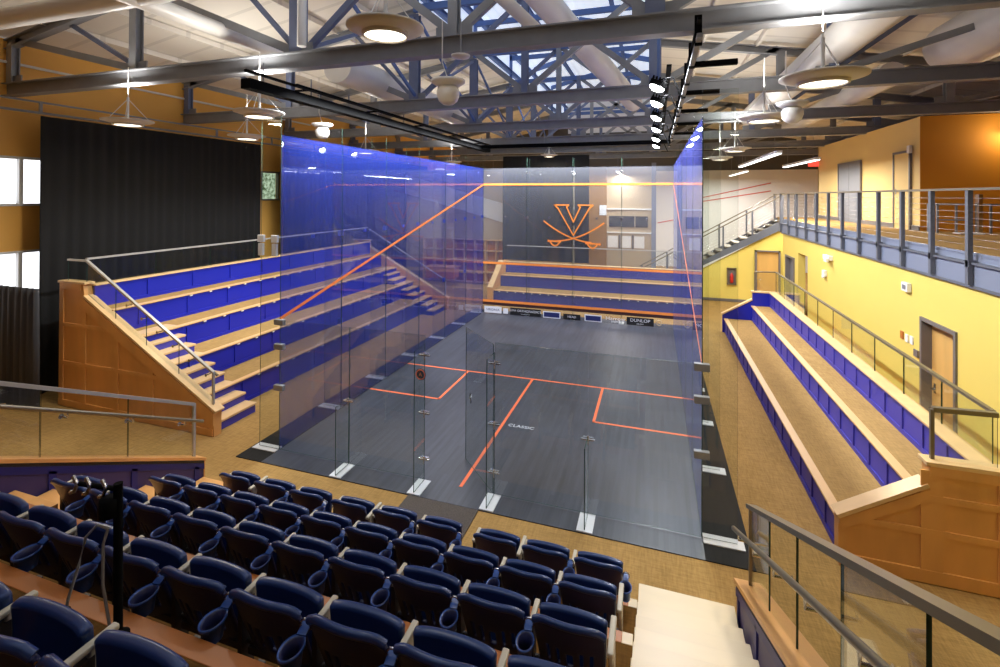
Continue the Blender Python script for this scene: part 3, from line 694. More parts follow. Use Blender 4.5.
# front wall
fwl = empty('glass_wall', 'glass front wall of the squash court bearing the orange V emblem', 'glass wall')
XF = [-3.2, -1.6, 0, 1.6, 3.2]
for a, b in zip(XF, XF[1:]): MB().pane(a + .004, b - .004, 9.75, 9.762, .02, H).build('glass_panel', [M['front_glass'], M['gledge']], fwl)
for x in XF[1:-1]:
    MB().pane(x - .006, x + .006, 9.77, 10.15, .02, 5.5, 'x').build('fin', [M['gl'], M['gledge']], fwl)
    for z in (.45, 1.8, 3.45, 5.0): clip(fwl, x, 9.79, z, M['chrome'])
    MB().box(x - .08, x + .08, 9.78, 10.12, 0, .012).build('base_plate', M['plate'], fwl)
for x in (-2.4, -.8, .8, 2.4): clip(fwl, x, 9.79, 3.45, M['chrome'], .03)
for z, h in ((4.595, .07), (1.805, .075), (.455, .085)):
    MB().box(-3.2, 3.2, 9.744, 9.749, z - h / 2, z + h / 2).build('painted_line', M['frontline'], fwl)
# tin: sponsor stickers along the foot of the wall
MB().box(-3.2, 3.2, 9.745, 9.749, .31, .43).build('tin_strip', principled('dark_maroon', rgb(64, 30, 26), .6), fwl)
def text_obj(txt, size, loc, m, name, parent, rot=(PI / 2, 0, 0), ext=.001, align='CENTER', sx=1):
    c = bpy.data.curves.new(name, 'FONT'); c.body = txt; c.size = size; c.extrude = ext; c.align_x = align; c.align_y = 'CENTER'
    c.materials.append(m)
    tmp = bpy.data.objects.new('tmp', c); COL.objects.link(tmp); bpy.context.view_layer.update()
    me = bpy.data.meshes.new_from_object(tmp, depsgraph=bpy.context.evaluated_depsgraph_get()); bpy.data.objects.remove(tmp)
    o = bpy.data.objects.new(name, me); COL.objects.link(o); o.location = loc; o.rotation_euler = rot; o.scale = (sx, 1, 1)
    if parent: o.parent = parent
    return o
SY = 9.745
def sticker(x0, x1, z0, z1, m, txt=None, tm=None, size=.12, sub=None):
    o = MB().box(x0, x1, SY - .002, SY + .003, z0, z1).build('sponsor_sticker', m, fwl)
    if txt: text_obj(txt, size, ((x0 + x1) / 2, SY - .004, (z0 + z1) / 2 + (.03 if sub else 0)), tm, 'lettering', o, sx=1.1)
    if sub: text_obj(sub, size * .4, ((x0 + x1) / 2, SY - .004, z0 + .05), tm, 'lettering', o)
    return o
sticker(-3.14, -2.50, .03, .26, M['signw'], 'VIRGINIA', M['signb'], .11)
sticker(-2.44, -2.26, .04, .22, M['signw'])
sticker(-2.18, -1.08, .02, .27, M['signk'], 'UVA ORTHOPAEDICS', M['signw'], .105, 'Orthopaedic Care')
o = sticker(-1.0, -.40, .02, .24, M['signw']); MB().box(-.97, -.43, SY - .004, SY - .001, .05, .21).build('sticker_face', M['signb'], o)
sticker(-.30, .28, .02, .21, M['signk'], 'HEAD', M['signw'], .10)
o = sticker(.42, .98, .02, .24, M['signw']); MB().box(.45, .95, SY - .004, SY - .001, .05, .21).build('sticker_face', M['signb'], o)
text_obj('Harrow', .15, (1.42, SY, .17), M['signw'], 'lettering', fwl, sx=1.3)
text_obj('SPORTS', .08, (1.42, SY, .07), M['signw'], 'lettering', fwl)
sticker(1.78, 2.62, .02, .27, M['signk'], 'DUNLOP', M['signw'], .14, 'SQUASH')
MB().tube([(2.78 + .08 * math.cos(a * PI / 8), SY, .15 + .08 * math.sin(a * PI / 8)) for a in range(17)], .014, 6).build('ring_sticker', M['beige'], fwl)
# V emblem with crossed sabres
LG = principled('emblem_orange', rgb(255, 150, 62), .5)
em = MB(); ly = 9.744
def stroke(pts, w, closed=False):
    global ly; ly -= .0045
    pp = [Vector((x, ly, z)) for x, z in pts]
    if closed: pp.append(pp[0])
    for q, (a, b) in enumerate(zip(pp, pp[1:])):
        a = a + Vector((0, -.0006 * (q % 3), 0)); b = b + Vector((0, -.0006 * (q % 3), 0))
        d = (b - a).normalized() * w * .35; em.bar(a - d, b + d, .004, w, 0, (0, 0, 1)) if abs((b - a).normalized().z) < .99 else em.bar(a, b, w, .004)
Vo = [(-.66, 3.89), (-.06, 3.89), (-.14, 3.83), (-.19, 3.80), (.03, 3.30), (.25, 3.80), (.20, 3.83), (.12, 3.89), (.70, 3.89), (.58, 3.80), (.03, 2.88), (-.48, 3.80)]
stroke([(-.62, 3.89), (-.13, 3.89), (-.20, 3.82), (.03, 3.32), (.26, 3.82), (.19, 3.89), (.68, 3.89), (.56, 3.78), (.03, 2.87), (-.50, 3.78)], .045, True)
def arc(x0, z0, x1, z1, sag, n=10): return [(x0 + (x1 - x0) * t / n, z0 + (z1 - z0) * t / n - sag * 4 * (t / n) * (1 - t / n)) for t in range(n + 1)]
stroke(arc(-.98, 3.33, .62, 2.64, .14), .05); stroke(arc(1.04, 3.30, -.56, 2.66, .14), .05)
stroke([(.45, 2.62), (.92, 2.60)], .06); stroke(arc(.50, 2.60, .84, 2.60, .14), .05); stroke([(.90, 2.64), (.90, 2.56)], .05)
stroke([(-.40, 2.65), (-.82, 2.66)], .06); stroke(arc(-.76, 2.64, -.42, 2.64, .14), .05); stroke([(-.82, 2.70), (-.82, 2.62)], .05)
em.build('emblem', LG, fwl)

# side walls
def side_wall(sgn, label):
    s = empty('glass_wall', label, 'glass wall'); x = 3.2 * sgn
    for a, b in zip(YB, YB[1:]): MB().pane(x, x + .012 * sgn, a + .004, b - .004, .02, H, 'x').build('glass_panel', BG if sgn < 0 else [M['right_glass'], M['gledge']], s)
    for i, y in enumerate(YB):
        if i > 0: MB().pane(min(x + .02 * sgn, x + .40 * sgn), max(x + .02 * sgn, x + .40 * sgn), y - .006, y + .006, .02, 5.5, 'y').build('fin', [M['gl'], M['gledge']], s)
        MB().box(x + .02 * sgn, x + .48 * sgn, y - .09, y + .09, 0, .012).build('base_plate', M['plate'], s)
        for z in ((1.72, 3.44) if i else ()): MB().box(x + .012 * sgn, x + .07 * sgn, y - .05, y + .05, z - .05, z + .05).build('clamp', M['blueclip'], s)
    for a, b in zip(YB, YB[1:]):
        y = (a + b) / 2; MB().box(x + .012 * sgn, x + .05 * sgn, y - .03, y + .03, 3.41, 3.47).build('clamp', M['blueclip'], s)
    lx = x - .004 * sgn
    MB().bar((lx, 0, 2.155), (lx, 9.75, 4.595), .003, .05 if sgn < 0 else .022).build('painted_line', M['sideline'], s)
    return s
side_wall(-1, 'blue tinted glass left side wall of the squash court'); side_wall(1, 'blue tinted glass right side wall of the squash court')
# back wall
bw = empty('glass_wall', 'clear glass back wall of the squash court with an open door', 'glass wall')
XK = [-3.2, -1.86, -.56, .52, 1.82, 3.2]
for i, (a, b) in enumerate(zip(XK, XK[1:])):
    if i != 2: MB().pane(a + .004, b - .004, -.012, 0, .02, 2.13).build('glass_panel', CG, bw)
for x in XK[1:-1]:
    MB().pane(x - .006, x + .006, -.34, -.02, .02, 2.0 if x in (-.56, .52) else 1.03, 'x').build('fin', [M['gl'], M['gledge']], bw)
    MB().box(x - .10, x + .10, -.36, 0.0, 0, .012).build('base_plate', M['plate'], bw)
    for z in ((.33, 1.0, 1.85) if x in (-.56, .52) else (1.0,)):
        c = MB().box(x - .07, x + .07, -.03, .012, z - .02, z + .02).tube([(x - .09, -.03, z), (x + .09, -.03, z)], .012).tube([(x, -.03, z - .07), (x, -.03, z + .05)], .012)
        c.build('clamp', M['chrome'], bw)
for sg in (-1, 1):
    MB().pane(min(3.2 * sg, 3.6 * sg), max(3.2 * sg, 3.6 * sg), -.012, 0, .02, 5.5, 'y').build('fin', [M['gl'], M['gledge']], bw)
    for z in (2.10, 1.70, 1.03): MB().box(3.2 * sg - .09, 3.2 * sg + .09, -.05, .02, z - .045, z + .045).build('clamp', M['steel'], bw, .006)
    for z0 in (3.05, 3.25):
        pass
for x in (-3.58, -3.3): MB().box(x - .06, x + .06, -.05, 0, 3.40, 3.52).box(x - .045, x + .045, -.05, 0, 3.18, 3.38).build('clamp_box', M['plate'], bw, .006)
# open door, hinged at x=.5
dr = bpy.data.objects.new('glass_door', None); COL.objects.link(dr); dr.parent = bw; dr.location = (.50, 0, 0); dr.rotation_euler = (0, 0, PI - math.radians(45))
MB().pane(0, .98, -.006, .006, .02, 2.10).build('door_glass', CG, dr)
MB().tube([(.9, -.03, 1.0), (.9, -.05, 1.08), (.9, -.05, .92)], .014).build('handle', M['chrome'], dr)
ba = MB(); ba.disc((-.63, -.016, 1.55), .085, 20, 0, (0, -1, 0)); ba.build('badge', M['signk'], bw)
ba = MB(); ba.tube([(-.63 + .07 * math.cos(a * PI / 8), -.02, 1.55 + .07 * math.sin(a * PI / 8)) for a in range(17)], .008, 6); ba.build('badge_ring', M['line'], bw)
text_obj('A', .08, (-.63, -.022, 1.55), LG, 'badge_letter', bw)
# floor markings
fm = empty('court_markings', 'orange service lines painted on the dark court floor', 'court markings')
def fl(x0, x1, y0, y1): MB().box(x0, x1, y0, y1, 0.0003, .003).build('painted_line', M['line'], fm)
fl(-3.2, 3.2, 4.26, 4.31); fl(-.025, .025, .02, 4.26)
for sg in (-1, 1):
    fl(*sorted((1.55 * sg, 1.60 * sg)), 2.61, 4.26); fl(*sorted((1.55 * sg, 3.2 * sg)), 2.61, 2.66)
text_obj('CLASSIC', .13, (.35, 2.02, .003), M['plate'], 'floor_lettering', fm, rot=(0, 0, 0))
tag(MB().box(-.62, .42, -1.25, -.38, -.01, .004).build('door_mat', M['mat']), 'dark grey entry mat outside the court door', 'mat')

# ------------------------------------------------------------------ seating platform
TZ = [0, .35, .865, 1.38, 1.895, 2.41]; TY = [0, -1.63, -2.60, -3.56, -4.50, -5.45, -9.4]
sp = empty('seating_platform', 'carpeted stepped platform with orange maple edges under the arena chairs', 'seating platform')
for k in range(1, 6):
    y0, y1, z = TY[k], TY[k + 1], TZ[k]
    MB().box(-2.80, 2.5, y1, y0 - .02, -.01, z - .01).build('riser', M['tierwood'], sp)
    MB().box(-2.80, 2.5, y1, y0 - .09, z - .01, z).build('tread_carpet', M['platcarpet'], sp)
    MB().box(-2.80, 2.42, y0 - .09, y0 + .01, z - .02, z + .003).build('nosing', M['tierwood'], sp, .004)
    MB().box(2.42, 2.5, y0 - .09, y0 + .01, z - .02, z + .003).build('nosing_end', M['stairwood'], sp, .004)
def stairs(x0, x1, label, m):
    s = empty('wooden_steps', label, 'steps')
    ys = [-1.18, -1.64, -1.99, -2.32, -2.65, -2.97, -3.29, -3.61, -3.92, -4.24, -4.55, -4.87, -5.18, -5.5]
    for k in range(13):
        z = .1745 * (k + 1) - .002 * k
        z = [.175, .352, .522, .695, .868, 1.04, 1.212, 1.383, 1.555, 1.727, 1.898, 2.07, 2.24][k]
        MB().box(x0, x1, ys[k + 1], ys[k], -.01, z).build('step', m, s, .004)
    return s
stairs(2.5, 3.4, 'pale maple steps beside the right glass stair railing', M['stairwood'])
stairs(-3.45, -2.80, 'maple steps beside the left stair wall', M['wood'])
def stair_wall(x0, x1, label, name='stair_wall', side=1, ystart=-1.15):
    w = empty(name, label, 'stair wall'); sl = .51; L = 7.6
    def zc(y): return .395 + (ystart - y) * sl
    MB().prism([(ystart, -.012), (ystart, zc(ystart) - .05), (ystart - L, zc(ystart - L) - .05), (ystart - L, -.012)], 'x', x0, x1).build('panelled_side', M['indigo'], w)
    inn = x1 if side > 0 else x0
    f = MB(); t = .015 * side
    for k in range(9):
        y = ystart - .08 - .85 * k; f.prism([(y, 0), (y, zc(y) - .1), (y - .07, zc(y - .07) - .1), (y - .07, 0)], 'x', inn, inn + t)
    f.prism([(ystart, zc(ystart) - .13), (ystart, zc(ystart) - .05), (ystart - L, zc(ystart - L) - .05), (ystart - L, zc(ystart - L) - .13)], 'x', inn, inn + t)
    f.build('panel_stile', M['bluedark'], w)
    s = MB().prism([(ystart, zc(ystart) - .05), (ystart, zc(ystart) - .015), (ystart - L, zc(ystart - L) - .015), (ystart - L, zc(ystart - L) - .05)], 'x', x0 - .01, x1 + .01); s.build('perforated_strip', M['perf'], w)
    c = MB().prism([(ystart + .02, zc(ystart) - .015), (ystart + .02, zc(ystart) + .025), (ystart - L, zc(ystart - L) + .025), (ystart - L, zc(ystart - L) - .015)], 'x', x0 - .03, x1 + .03); c.build('cap', M['wood'], w)
    MB().box(x0 - .005, x1 + .005, ystart, ystart + .02, -.012, zc(ystart)).build('end_panel', M['wood'], w)
    return zc
zc = stair_wall(3.43, 3.61, 'panelled wall with orange maple cap beside the right steps', side=-1)
stair_wall(-3.62, -3.48, 'indigo panelled wall with maple cap beside the left steps', side=1)
def Sg(x, y, dz): return (x, y, zc(y) + dz)
glass_rail('glass_railing', 'sloping glass railing with wide bronze bar right of the pale steps', [Sg(3.52, -1.32, .78), Sg(3.52, -7.5, .78)], [(Sg(3.52, -1.32, 0), Sg(3.52, -1.32, .78))], base=[Sg(3.52, -1.32, .02), Sg(3.52, -7.5, .02)], joints=.84, railw=.09, railh=.035,
           handrail=([Sg(3.40, -1.12, .52), Sg(3.40, -7.4, .52)], (.11, 0, 0)), brackets=9)
glass_rail('glass_railing', 'sloping glass railing on the stair wall at lower left', [Sg(-3.55, -1.25, .77), Sg(-3.55, -7.5, .77)], [(Sg(-3.55, -1.25, 0), Sg(-3.55, -1.25, .77))], base=[Sg(-3.55, -1.25, .02), Sg(-3.55, -7.5, .02)], joints=.98, railw=.055, railh=.04, railm='alu',
           handrail=([Sg(-3.44, -1.2, .55), Sg(-3.44, -7.4, .55)], (-.10, 0, 0)), brackets=9)

# ------------------------------------------------------------------ arena chairs
def shell(W, zs, prof, thick, slots, bulge=.03, round_top=.05, nx=20, taper=0.0):
    """curved shell; prof(t)->(y,z) t 0 bottom..1 top. slots: list of (u0,u1,t0,t1) cut-outs"""
    nz = 16; vs = []; fs = []
    for j in range(nz + 1):
        t = j / nz; y, z = prof(t)
        for i in range(nx + 1):
            u = -1 + 2 * i / nx
            w = W / 2 * (1 - taper * (1 - t))
            zz = z
            if t > .8: zz -= round_top * (abs(u) ** 6) * (t - .8) / .2
            vs.append((u * w, y + bulge * u * u * (1 if thick > 0 else -1), zz))
    for j in range(nz):
        for i in range(nx):
            uc = -1 + 2 * (i + .5) / nx; tc = (j + .5) / nz
            if any(a <= uc <= b and c <= tc <= d for a, b, c, d in slots): continue
            a = j * (nx + 1) + i; fs.append((a, a + 1, a + nx + 2, a + nx + 1))
    mb = MB(); mb.add(vs, fs, 0, True); return mb
def make_chair():
    r = bpy.data.objects.new('arena_chair', None); COL.objects.link(r); r.empty_display_size = .1
    slots = [(u - .06, u + .06, .22, .56) for u in (-.62, -.35, .35, .62)] + [(-.06, .06, .22, .5)]
    bk = shell(.455, None, lambda t: (-.015 - .16 * t, .20 + .455 * t), .02, slots, bulge=.035, round_top=.035, taper=.12)
    b = bk.build('backrest', M['seatback'], r)
    s = b.modifiers.new('thickness', 'SOLIDIFY'); s.thickness = .028; s.offset = 0
    bv = b.modifiers.new('bevel', 'BEVEL'); bv.width = .008; bv.segments = 2; bv.limit_method = 'ANGLE'
    # raised rim along the top of the back
    rim = MB(); pts = []
    for i in range(13):
        u = -1 + 2 * i / 12; pts.append((u * .222, -.172 + .035 * u * u, .655 - .035 * abs(u) ** 6))
    rim.tube(pts, .022, 8); rim.build('back_rim', M['seat'], r)
    st = shell(.44, None, lambda t: (.0 + .02 * math.sin(t * PI) + .03 * t, .25 + .33 * t), -.02, [], bulge=.02, round_top=.015, taper=.05)
    q = st.build('seat', M['seat'], r)
    s = q.modifiers.new('thickness', 'SOLIDIFY'); s.thickness = .05; s.offset = 1
    bv = q.modifiers.new('bevel', 'BEVEL'); bv.width = .015; bv.segments = 2; bv.limit_method = 'ANGLE'
    lg = MB(); lg.box(-.275, -.245, -.05, .04, 0, .48); lg.box(-.285, -.235, -.14, .12, 0, .015);
    lg.build('standard', M['darkmetal'], r)
    ct = MB(); ct.tube([(-.255, .0, .25), (.255, .0, .25)], .018); ct.box(-.22, .22, -.03, .04, .20, .24); ct.build('hinge_bar', M['darkmetal'], r)
    am = MB(); am.box(-.276, -.240, -.08, .13, .505, .53); am.box(-.268, -.248, .02, .10, .42, .51); am.build('armrest', M['arm'], r, .008)
    return r
def add_cup(r):
    cx_, cy_, cz_ = .262, -.235, .555
    cu = MB(); n = 20
    def ring(rx, ry, z, dy=0): return [(cx_ + rx * math.cos(2 * PI * k / n), cy_ + dy + ry * math.sin(2 * PI * k / n), z) for k in range(n)]
    R = [ring(.050, .068, cz_), ring(.058, .077, cz_ + .006), ring(.058, .077, cz_ - .010), ring(.050, .066, cz_ - .014), ring(.042, .052, cz_ - .10), ring(.036, .046, cz_ - .10), ring(.044, .060, cz_ - .002)]
    vs = [v for q in R for v in q]; m = len(R)
    fs = [(i * n + k, ((i + 1) % m) * n + k, ((i + 1) % m) * n + (k + 1) % n, i * n + (k + 1) % n) for i in range(m) for k in range(n)]
    cu.add(vs, fs[:4 * n], 0, True); cu.add(vs, fs[4 * n:], 1, True); cu.add(ring(.042, .052, cz_ - .099), [tuple(range(n))], 1)
    cu.bar((cx_, cy_ + .07, cz_), (cx_ - .01, -.10, cz_ + .02), .05, .02)
    o = cu.build('cup_holder', [M['cup'], M['seatback']], r)
    lp = MB().tube([(cx_ + .03 * math.cos(a * PI / 6), cy_ + .10, cz_ + .03 + .03 * math.sin(a * PI / 6)) for a in range(13)], .007, 6)
    lp.build('ring_bracket', M['chrome'], o)
    return o
def add_end(r):
    e = MB().box(.238, .278, -.16, .13, .525, .555).box(.245, .272, -.12, .10, .44, .53).box(.245, .275, -.05, .04, 0, .53)
    e.build('end_armrest', M['arm'], r, .008)
def row_label(rowname, i, n, extra=''): return 'navy folding arena chair, %s from the right end of the %s%s' % (ORD[i], rowname, extra)
proto = make_chair(); add_cup(proto)
proto_end = make_chair(); add_end(proto_end)
bpy.context.view_layer.update()
used = {'c': False, 'e': False}
def place(x, ytop, z, label, grp, end):
    src = proto_end if end else proto; key = 'e' if end else 'c'
    if not used[key]: o = src; used[key] = True
    else: o = copy_tree(src)
    o.location = (x, ytop + .175, z); o['label'] = label; o['category'] = 'chair'; o['group'] = grp
    o.rotation_euler = (0, 0, 0)
    return o
rows = [
    ('front row right block', -1.70, 0, [.90, 1.425, 1.955], True),
    ('front row middle block', -1.70, 0, [-.87, -.315, .24], True),
    ('front row left block', -1.70, 0, [-2.55, -2.0, -1.46], True),
    ('second row', -2.47, .35, [1.95 - .519 * i for i in range(10)], True),
    ('third row', -3.42, .865, [1.96 - .515 * i for i in range(10)], True),
    ('fourth row', -4.36, 1.38, [2.02 - .508 * i for i in range(10)], True),
    ('row nearest the camera', -5.28, 1.895, [.625 - .51 * i for i in range(3)], False)]
for nm, yt, z, lefts, end in rows:
    for i, l in enumerate(lefts):
        place(l + .18, yt, z, row_label(nm, i, len(lefts)), 'arena chairs in the ' + nm.replace(' right block', '').replace(' middle block', '').replace(' left block', ''), end and i == 0)

# ------------------------------------------------------------------ clamp stand among the chairs
cs = empty('clamp_stand', 'black pole stand with metal clamps and loose grey cables among the chairs', 'stand')
MB().tube([(.02, -4.62, 1.9), (.01, -4.62, 2.69)], .021, 10).build('pole', M['black'], cs)
MB().lathe([(0, 0), (.05, 0), (.05, .015), (.02, .03), (0, .03)], (.02, -4.62, 1.895)).build('base', M['black'], cs)
MB().tube([(.01, -4.62, 2.66), (-.30, -4.62, 2.63)], .012, 8).build('arm', M['black'], cs)
for x, zz in ((-.05, 2.655), (-.17, 2.645), (-.27, 2.635)):
    MB().tube([(x - .03, -4.64, zz + .045), (x - .005, -4.64, zz + .02), (x, -4.64, zz), (x - .02, -4.64, zz - .035), (x - .05, -4.64, zz - .045)], .010, 8).build('clamp', M['chrome'], cs)
MB().lathe([(0, 0), (.045, 0), (.045, .09), (0, .09)], (-.02, -4.64, 2.53)).build('motor_box', M['black'], cs)
MB().tube([(.0, -4.66, 2.48), (-.05, -4.68, 2.50), (-.10, -4.70, 2.44), (-.12, -4.72, 2.30), (-.16, -4.74, 2.14), (-.17, -4.74, 2.10)], .007, 6).build('cable', M['cable'], cs)
MB().tube([(.0, -4.66, 2.48), (-.02, -4.67, 2.40), (-.02, -4.67, 2.2), (.01, -4.65, 1.95)], .007, 6).build('cable', M['cable'], cs)
MB().box(-.185, -.155, -4.75, -4.73, 2.06, 2.10).build('plug', M['black'], cs)

# ------------------------------------------------------------------ lamps
def pendant(x, y, z, r, label, power=60):
    p = empty('pendant_lamp', label, 'pendant lamp', 'round reflector pendants', loc=(x, y, z))
    MB().lathe([(.54 * r, -.04), (.70 * r, -.02), (r, .01), (r * 1.0, .03), (.62 * r, .05), (.3 * r, .06), (.0, .06)], (0, 0, 0), 32).build('reflector_disc', M['lampshade'], p)
    MB().lathe([(.60 * r, -.03), (.59 * r, -.065), (.54 * r, -.07), (.54 * r, -.03)], (0, 0, 0), 32).build('ring', M['lampshade'], p)
    MB().disc((0, 0, -.05), .54 * r, 28).build('diffuser', M['lamp'], p)
    s = MB(); s.tube([(0, 0, .06), (0, 0, .45)], .02); s.tube([(0, 0, .45), (0, 0, 6.2 - z + .3)], .006, 6)
    for a in (0.6, 2.7, 4.8): s.tube([(0, 0, .42), (r * .8 * math.cos(a), r * .8 * math.sin(a), .05)], .005, 5)
    s.build('stem', M['plastic'], p)
    L = bpy.data.lights.new('pendant_light', 'AREA'); L.shape = 'DISK'; L.size = r * .8; L.energy = power; L.color = (1, .90, .74)
    lo = bpy.data.objects.new('pendant_light', L); COL.objects.link(lo); lo.parent = p; lo.location = (0, 0, -.12)
    L = bpy.data.lights.new('added_roof_fill', 'AREA'); L.shape = 'DISK'; L.size = r * .9; L.energy = 42; L.color = (1, .96, .90)  # added upward light to brighten the roof, not part of the fitting
    lo = bpy.data.objects.new('added_roof_fill', L); COL.objects.link(lo); lo.parent = p; lo.location = (0, 0, .52); lo.rotation_euler = (PI, 0, 0)
    return p
pendant(.22, -2.42, 5.75, .36, 'round cream pendant lamp nearest the camera, top centre-left', 9)
pendant(-6.5, -.18, 5.5, .40, 'round pendant lamp over the left black curtain')
pendant(-3.45, -.22, 5.5, .38, 'round pendant lamp in front of the left black light bar')
pendant(-6.3, 2.3, 5.52, .40, 'round pendant lamp behind the one by the light bar')
pendant(4.38, -.35, 5.48, .42, 'round pendant lamp over the near end of the right bleachers')
pendant(4.36, 2.5, 5.5, .42, 'round pendant lamp second along the right bleachers')
pendant(4.6, 7.2, 5.42, .38, 'small round pendant lamp far along the right side')
pendant(4.6, 10.2, 5.42, .38, 'small round pendant lamp farthest along the right side')
pendant(-5.6, 6.0, 5.5, .40, 'round pendant lamp above the blue left court wall')
pendant(-5.0, 11.0, 5.5, .40, 'round pendant lamp beyond the far left court corner')
pendant(-1.6, 13.4, 5.9, .36, 'small round pendant lamp beside the black backdrop')
pendant(4.3, -4.6, 5.6, .40, 'added unseen pendant lamp brightening the right steps', 12)  # unseen lamp added to brighten the right steps
def globe(x, y, z, label):
    g = empty('ceiling_speaker', label, 'globe speaker', loc=(x, y, z))
    MB().lathe([(0, -.17), (.06, -.16), (.11, -.12), (.135, -.05), (.135, .0), (.11, .05), (.0, .06)], (0, 0, 0), 24).build('globe', M['globe'], g)
    MB().lathe([(.0, .04), (.14, .06), (.2, .10), (.2, .13), (0, .13)], (0, 0, 0), 24).build('collar', M['plastic'], g)
    MB().tube([(0, 0, .13), (-.08, 0, .35), (-.08, 0, .85)], .008, 6).build('cord', M['plastic'], g)
globe(.32, -1.2, 5.42, 'white globe speaker hanging below the nearest truss at centre')
globe(4.46, 1.2, 5.38, 'white globe speaker hanging beside the right pendant lamps')
globe(-3.55, 1.45, 5.45, 'white globe speaker behind the top corner of the blue glass')
sk = empty('smoke_detector', 'small white round detector under the nearest truss', 'detector')
MB().lathe([(0, 0), (.12, .02), (.13, .05), (0, .06)], (.12, -.35, 6.05)).build('body', M['plastic'], sk); MB().tube([(.12, -.35, 6.1), (.12, -.35, 6.6)], .01).build('stem', M['steel'], sk)

# light bars over the side walls
lb = empty('light_bar', 'long black light bar above the left court wall', 'light bar')
MB().box(-3.28, -3.10, -.75, 10.2, 5.78, 5.93).build('housing', M['black'], lb)
MB().bar((-3.2, -.75, 6.05), (-3.2, 10.2, 6.05), .04, .04).build('top_pipe', M['black'], lb)
for k in range(10): MB().tube([(-3.2, -.4 + 1.1 * k, 5.9), (-3.2, -.4 + 1.1 * k, 6.25)], .012).build('hanger', M['steel'], lb)
rb = empty('light_bar', 'black truss bar carrying the bright floodlights above the right court wall', 'light bar')
MB().bar((3.12, -.6, 6.0), (3.12, 12, 6.0), .06, .05).build('rail', M['steel'], rb)
MB().bar((3.12, -.6, 6.2), (3.12, 12, 6.2), .04, .04).build('top_pipe', M['black'], rb)
for k in range(12): MB().box(3.08, 3.16, -.4 + 1.05 * k, -.35 + 1.05 * k, 5.95, 6.3).build('hanger', M['black'], rb)
for k in range(5): MB().box(3.15, 3.7, .7 + 1.9 * k, .78 + 1.9 * k, 5.98, 6.05).build('crossbar', M['black'], rb)
for k, y in enumerate([1.41, 2.75, 4.4, 6.3, 8.4, 10.4]):
    f = empty('floodlight', 'bright white floodlight on the right light bar, %s from the camera' % ORD[k], 'floodlight', 'floodlights on the right light bar', loc=(2.68, y, 5.9))
    f.rotation_euler = (0, math.radians(24), 0)
    MB().box(-.13, .13, -.10, .10, -.02, .07).build('housing', M['black'], f, .01)
    h = MB()
    for j in range(5): h.box(-.12 + .05 * j, -.10 + .05 * j, -.09, .09, .07, .12)
    h.build('heat_sink', M['black'], f)
    MB().tube([(0, 0, .1), (.15, 0, .2), (.42, 0, -.05)], .015).build('yoke', M['black'], f)
    MB().lathe([(0, -.07), (.06, -.06), (.10, -.035), (.115, -.0)], (0, 0, -.02), 20).build('lens', M['flood'], f)
    L = bpy.data.lights.new('flood', 'SPOT'); L.energy = 120; L.spot_size = math.radians(150); L.spot_blend = .6; L.shadow_soft_size = .12; L.color = (.93, .96, 1)
    lo = bpy.data.objects.new('flood', L); COL.objects.link(lo); lo.parent = f; lo.location = (0, 0, -.06)
fb = empty('light_bar', 'black light bar across the top of the glass front wall', 'light bar')
MB().box(-3.2, 3.1, 9.25, 9.40, 5.83, 5.95).build('housing', M['black'], fb)
for k in range(4): MB().tube([(-2.8 + 1.9 * k, 9.32, 5.9), (-2.8 + 1.9 * k, 9.32, 6.25)], .012).build('hanger', M['steel'], fb)
MB().box(-2.80, -2.72, -.2, 9.2, 5.90, 5.94).build('added_wash_strip', M['black'], lb)  # added strip holding the light that brightens the left glass film
for k in range(5): MB().box(-3.12, -2.76, .2 + 2.1 * k, .24 + 2.1 * k, 5.92, 5.95).build('bracket', M['black'], lb)  # arms added to carry that strip
MB().box(2.80, 2.87, .9, 9.2, 6.06, 6.09).build('added_wash_strip', M['black'], rb)  # added strip for the light on the right glass film
def added_washer(par, loc, d, size, axis, e):  # added light that brightens the upper part of a glass wall
    L = bpy.data.lights.new('added_wash_light', 'AREA'); L.shape = 'RECTANGLE'; L.size = .08; L.size_y = size; L.energy = e; L.color = (.92, .95, 1); L.spread = math.radians(140)
    o = bpy.data.objects.new('added_wash_light', L); COL.objects.link(o); o.parent = par; o.location = loc
    z = -Vector(d).normalized(); y = Vector(axis); x = y.cross(z).normalized(); y = z.cross(x)
    o.rotation_euler = Matrix((x, y, z)).transposed().to_euler()
for y in (2.3, 6.9):
    added_washer(lb, (-2.76, y, 5.88), (-.45, 0, -1), 4.4, (0, 1, 0), WASH)
    added_washer(rb, (2.83, y, 6.04), (.45, 0, -1), 4.0, (0, 1, 0), WASH)
added_washer(fb, (0, 9.3, 5.81), (0, .5, -1), 6.0, (1, 0, 0), WASH * 1.3)
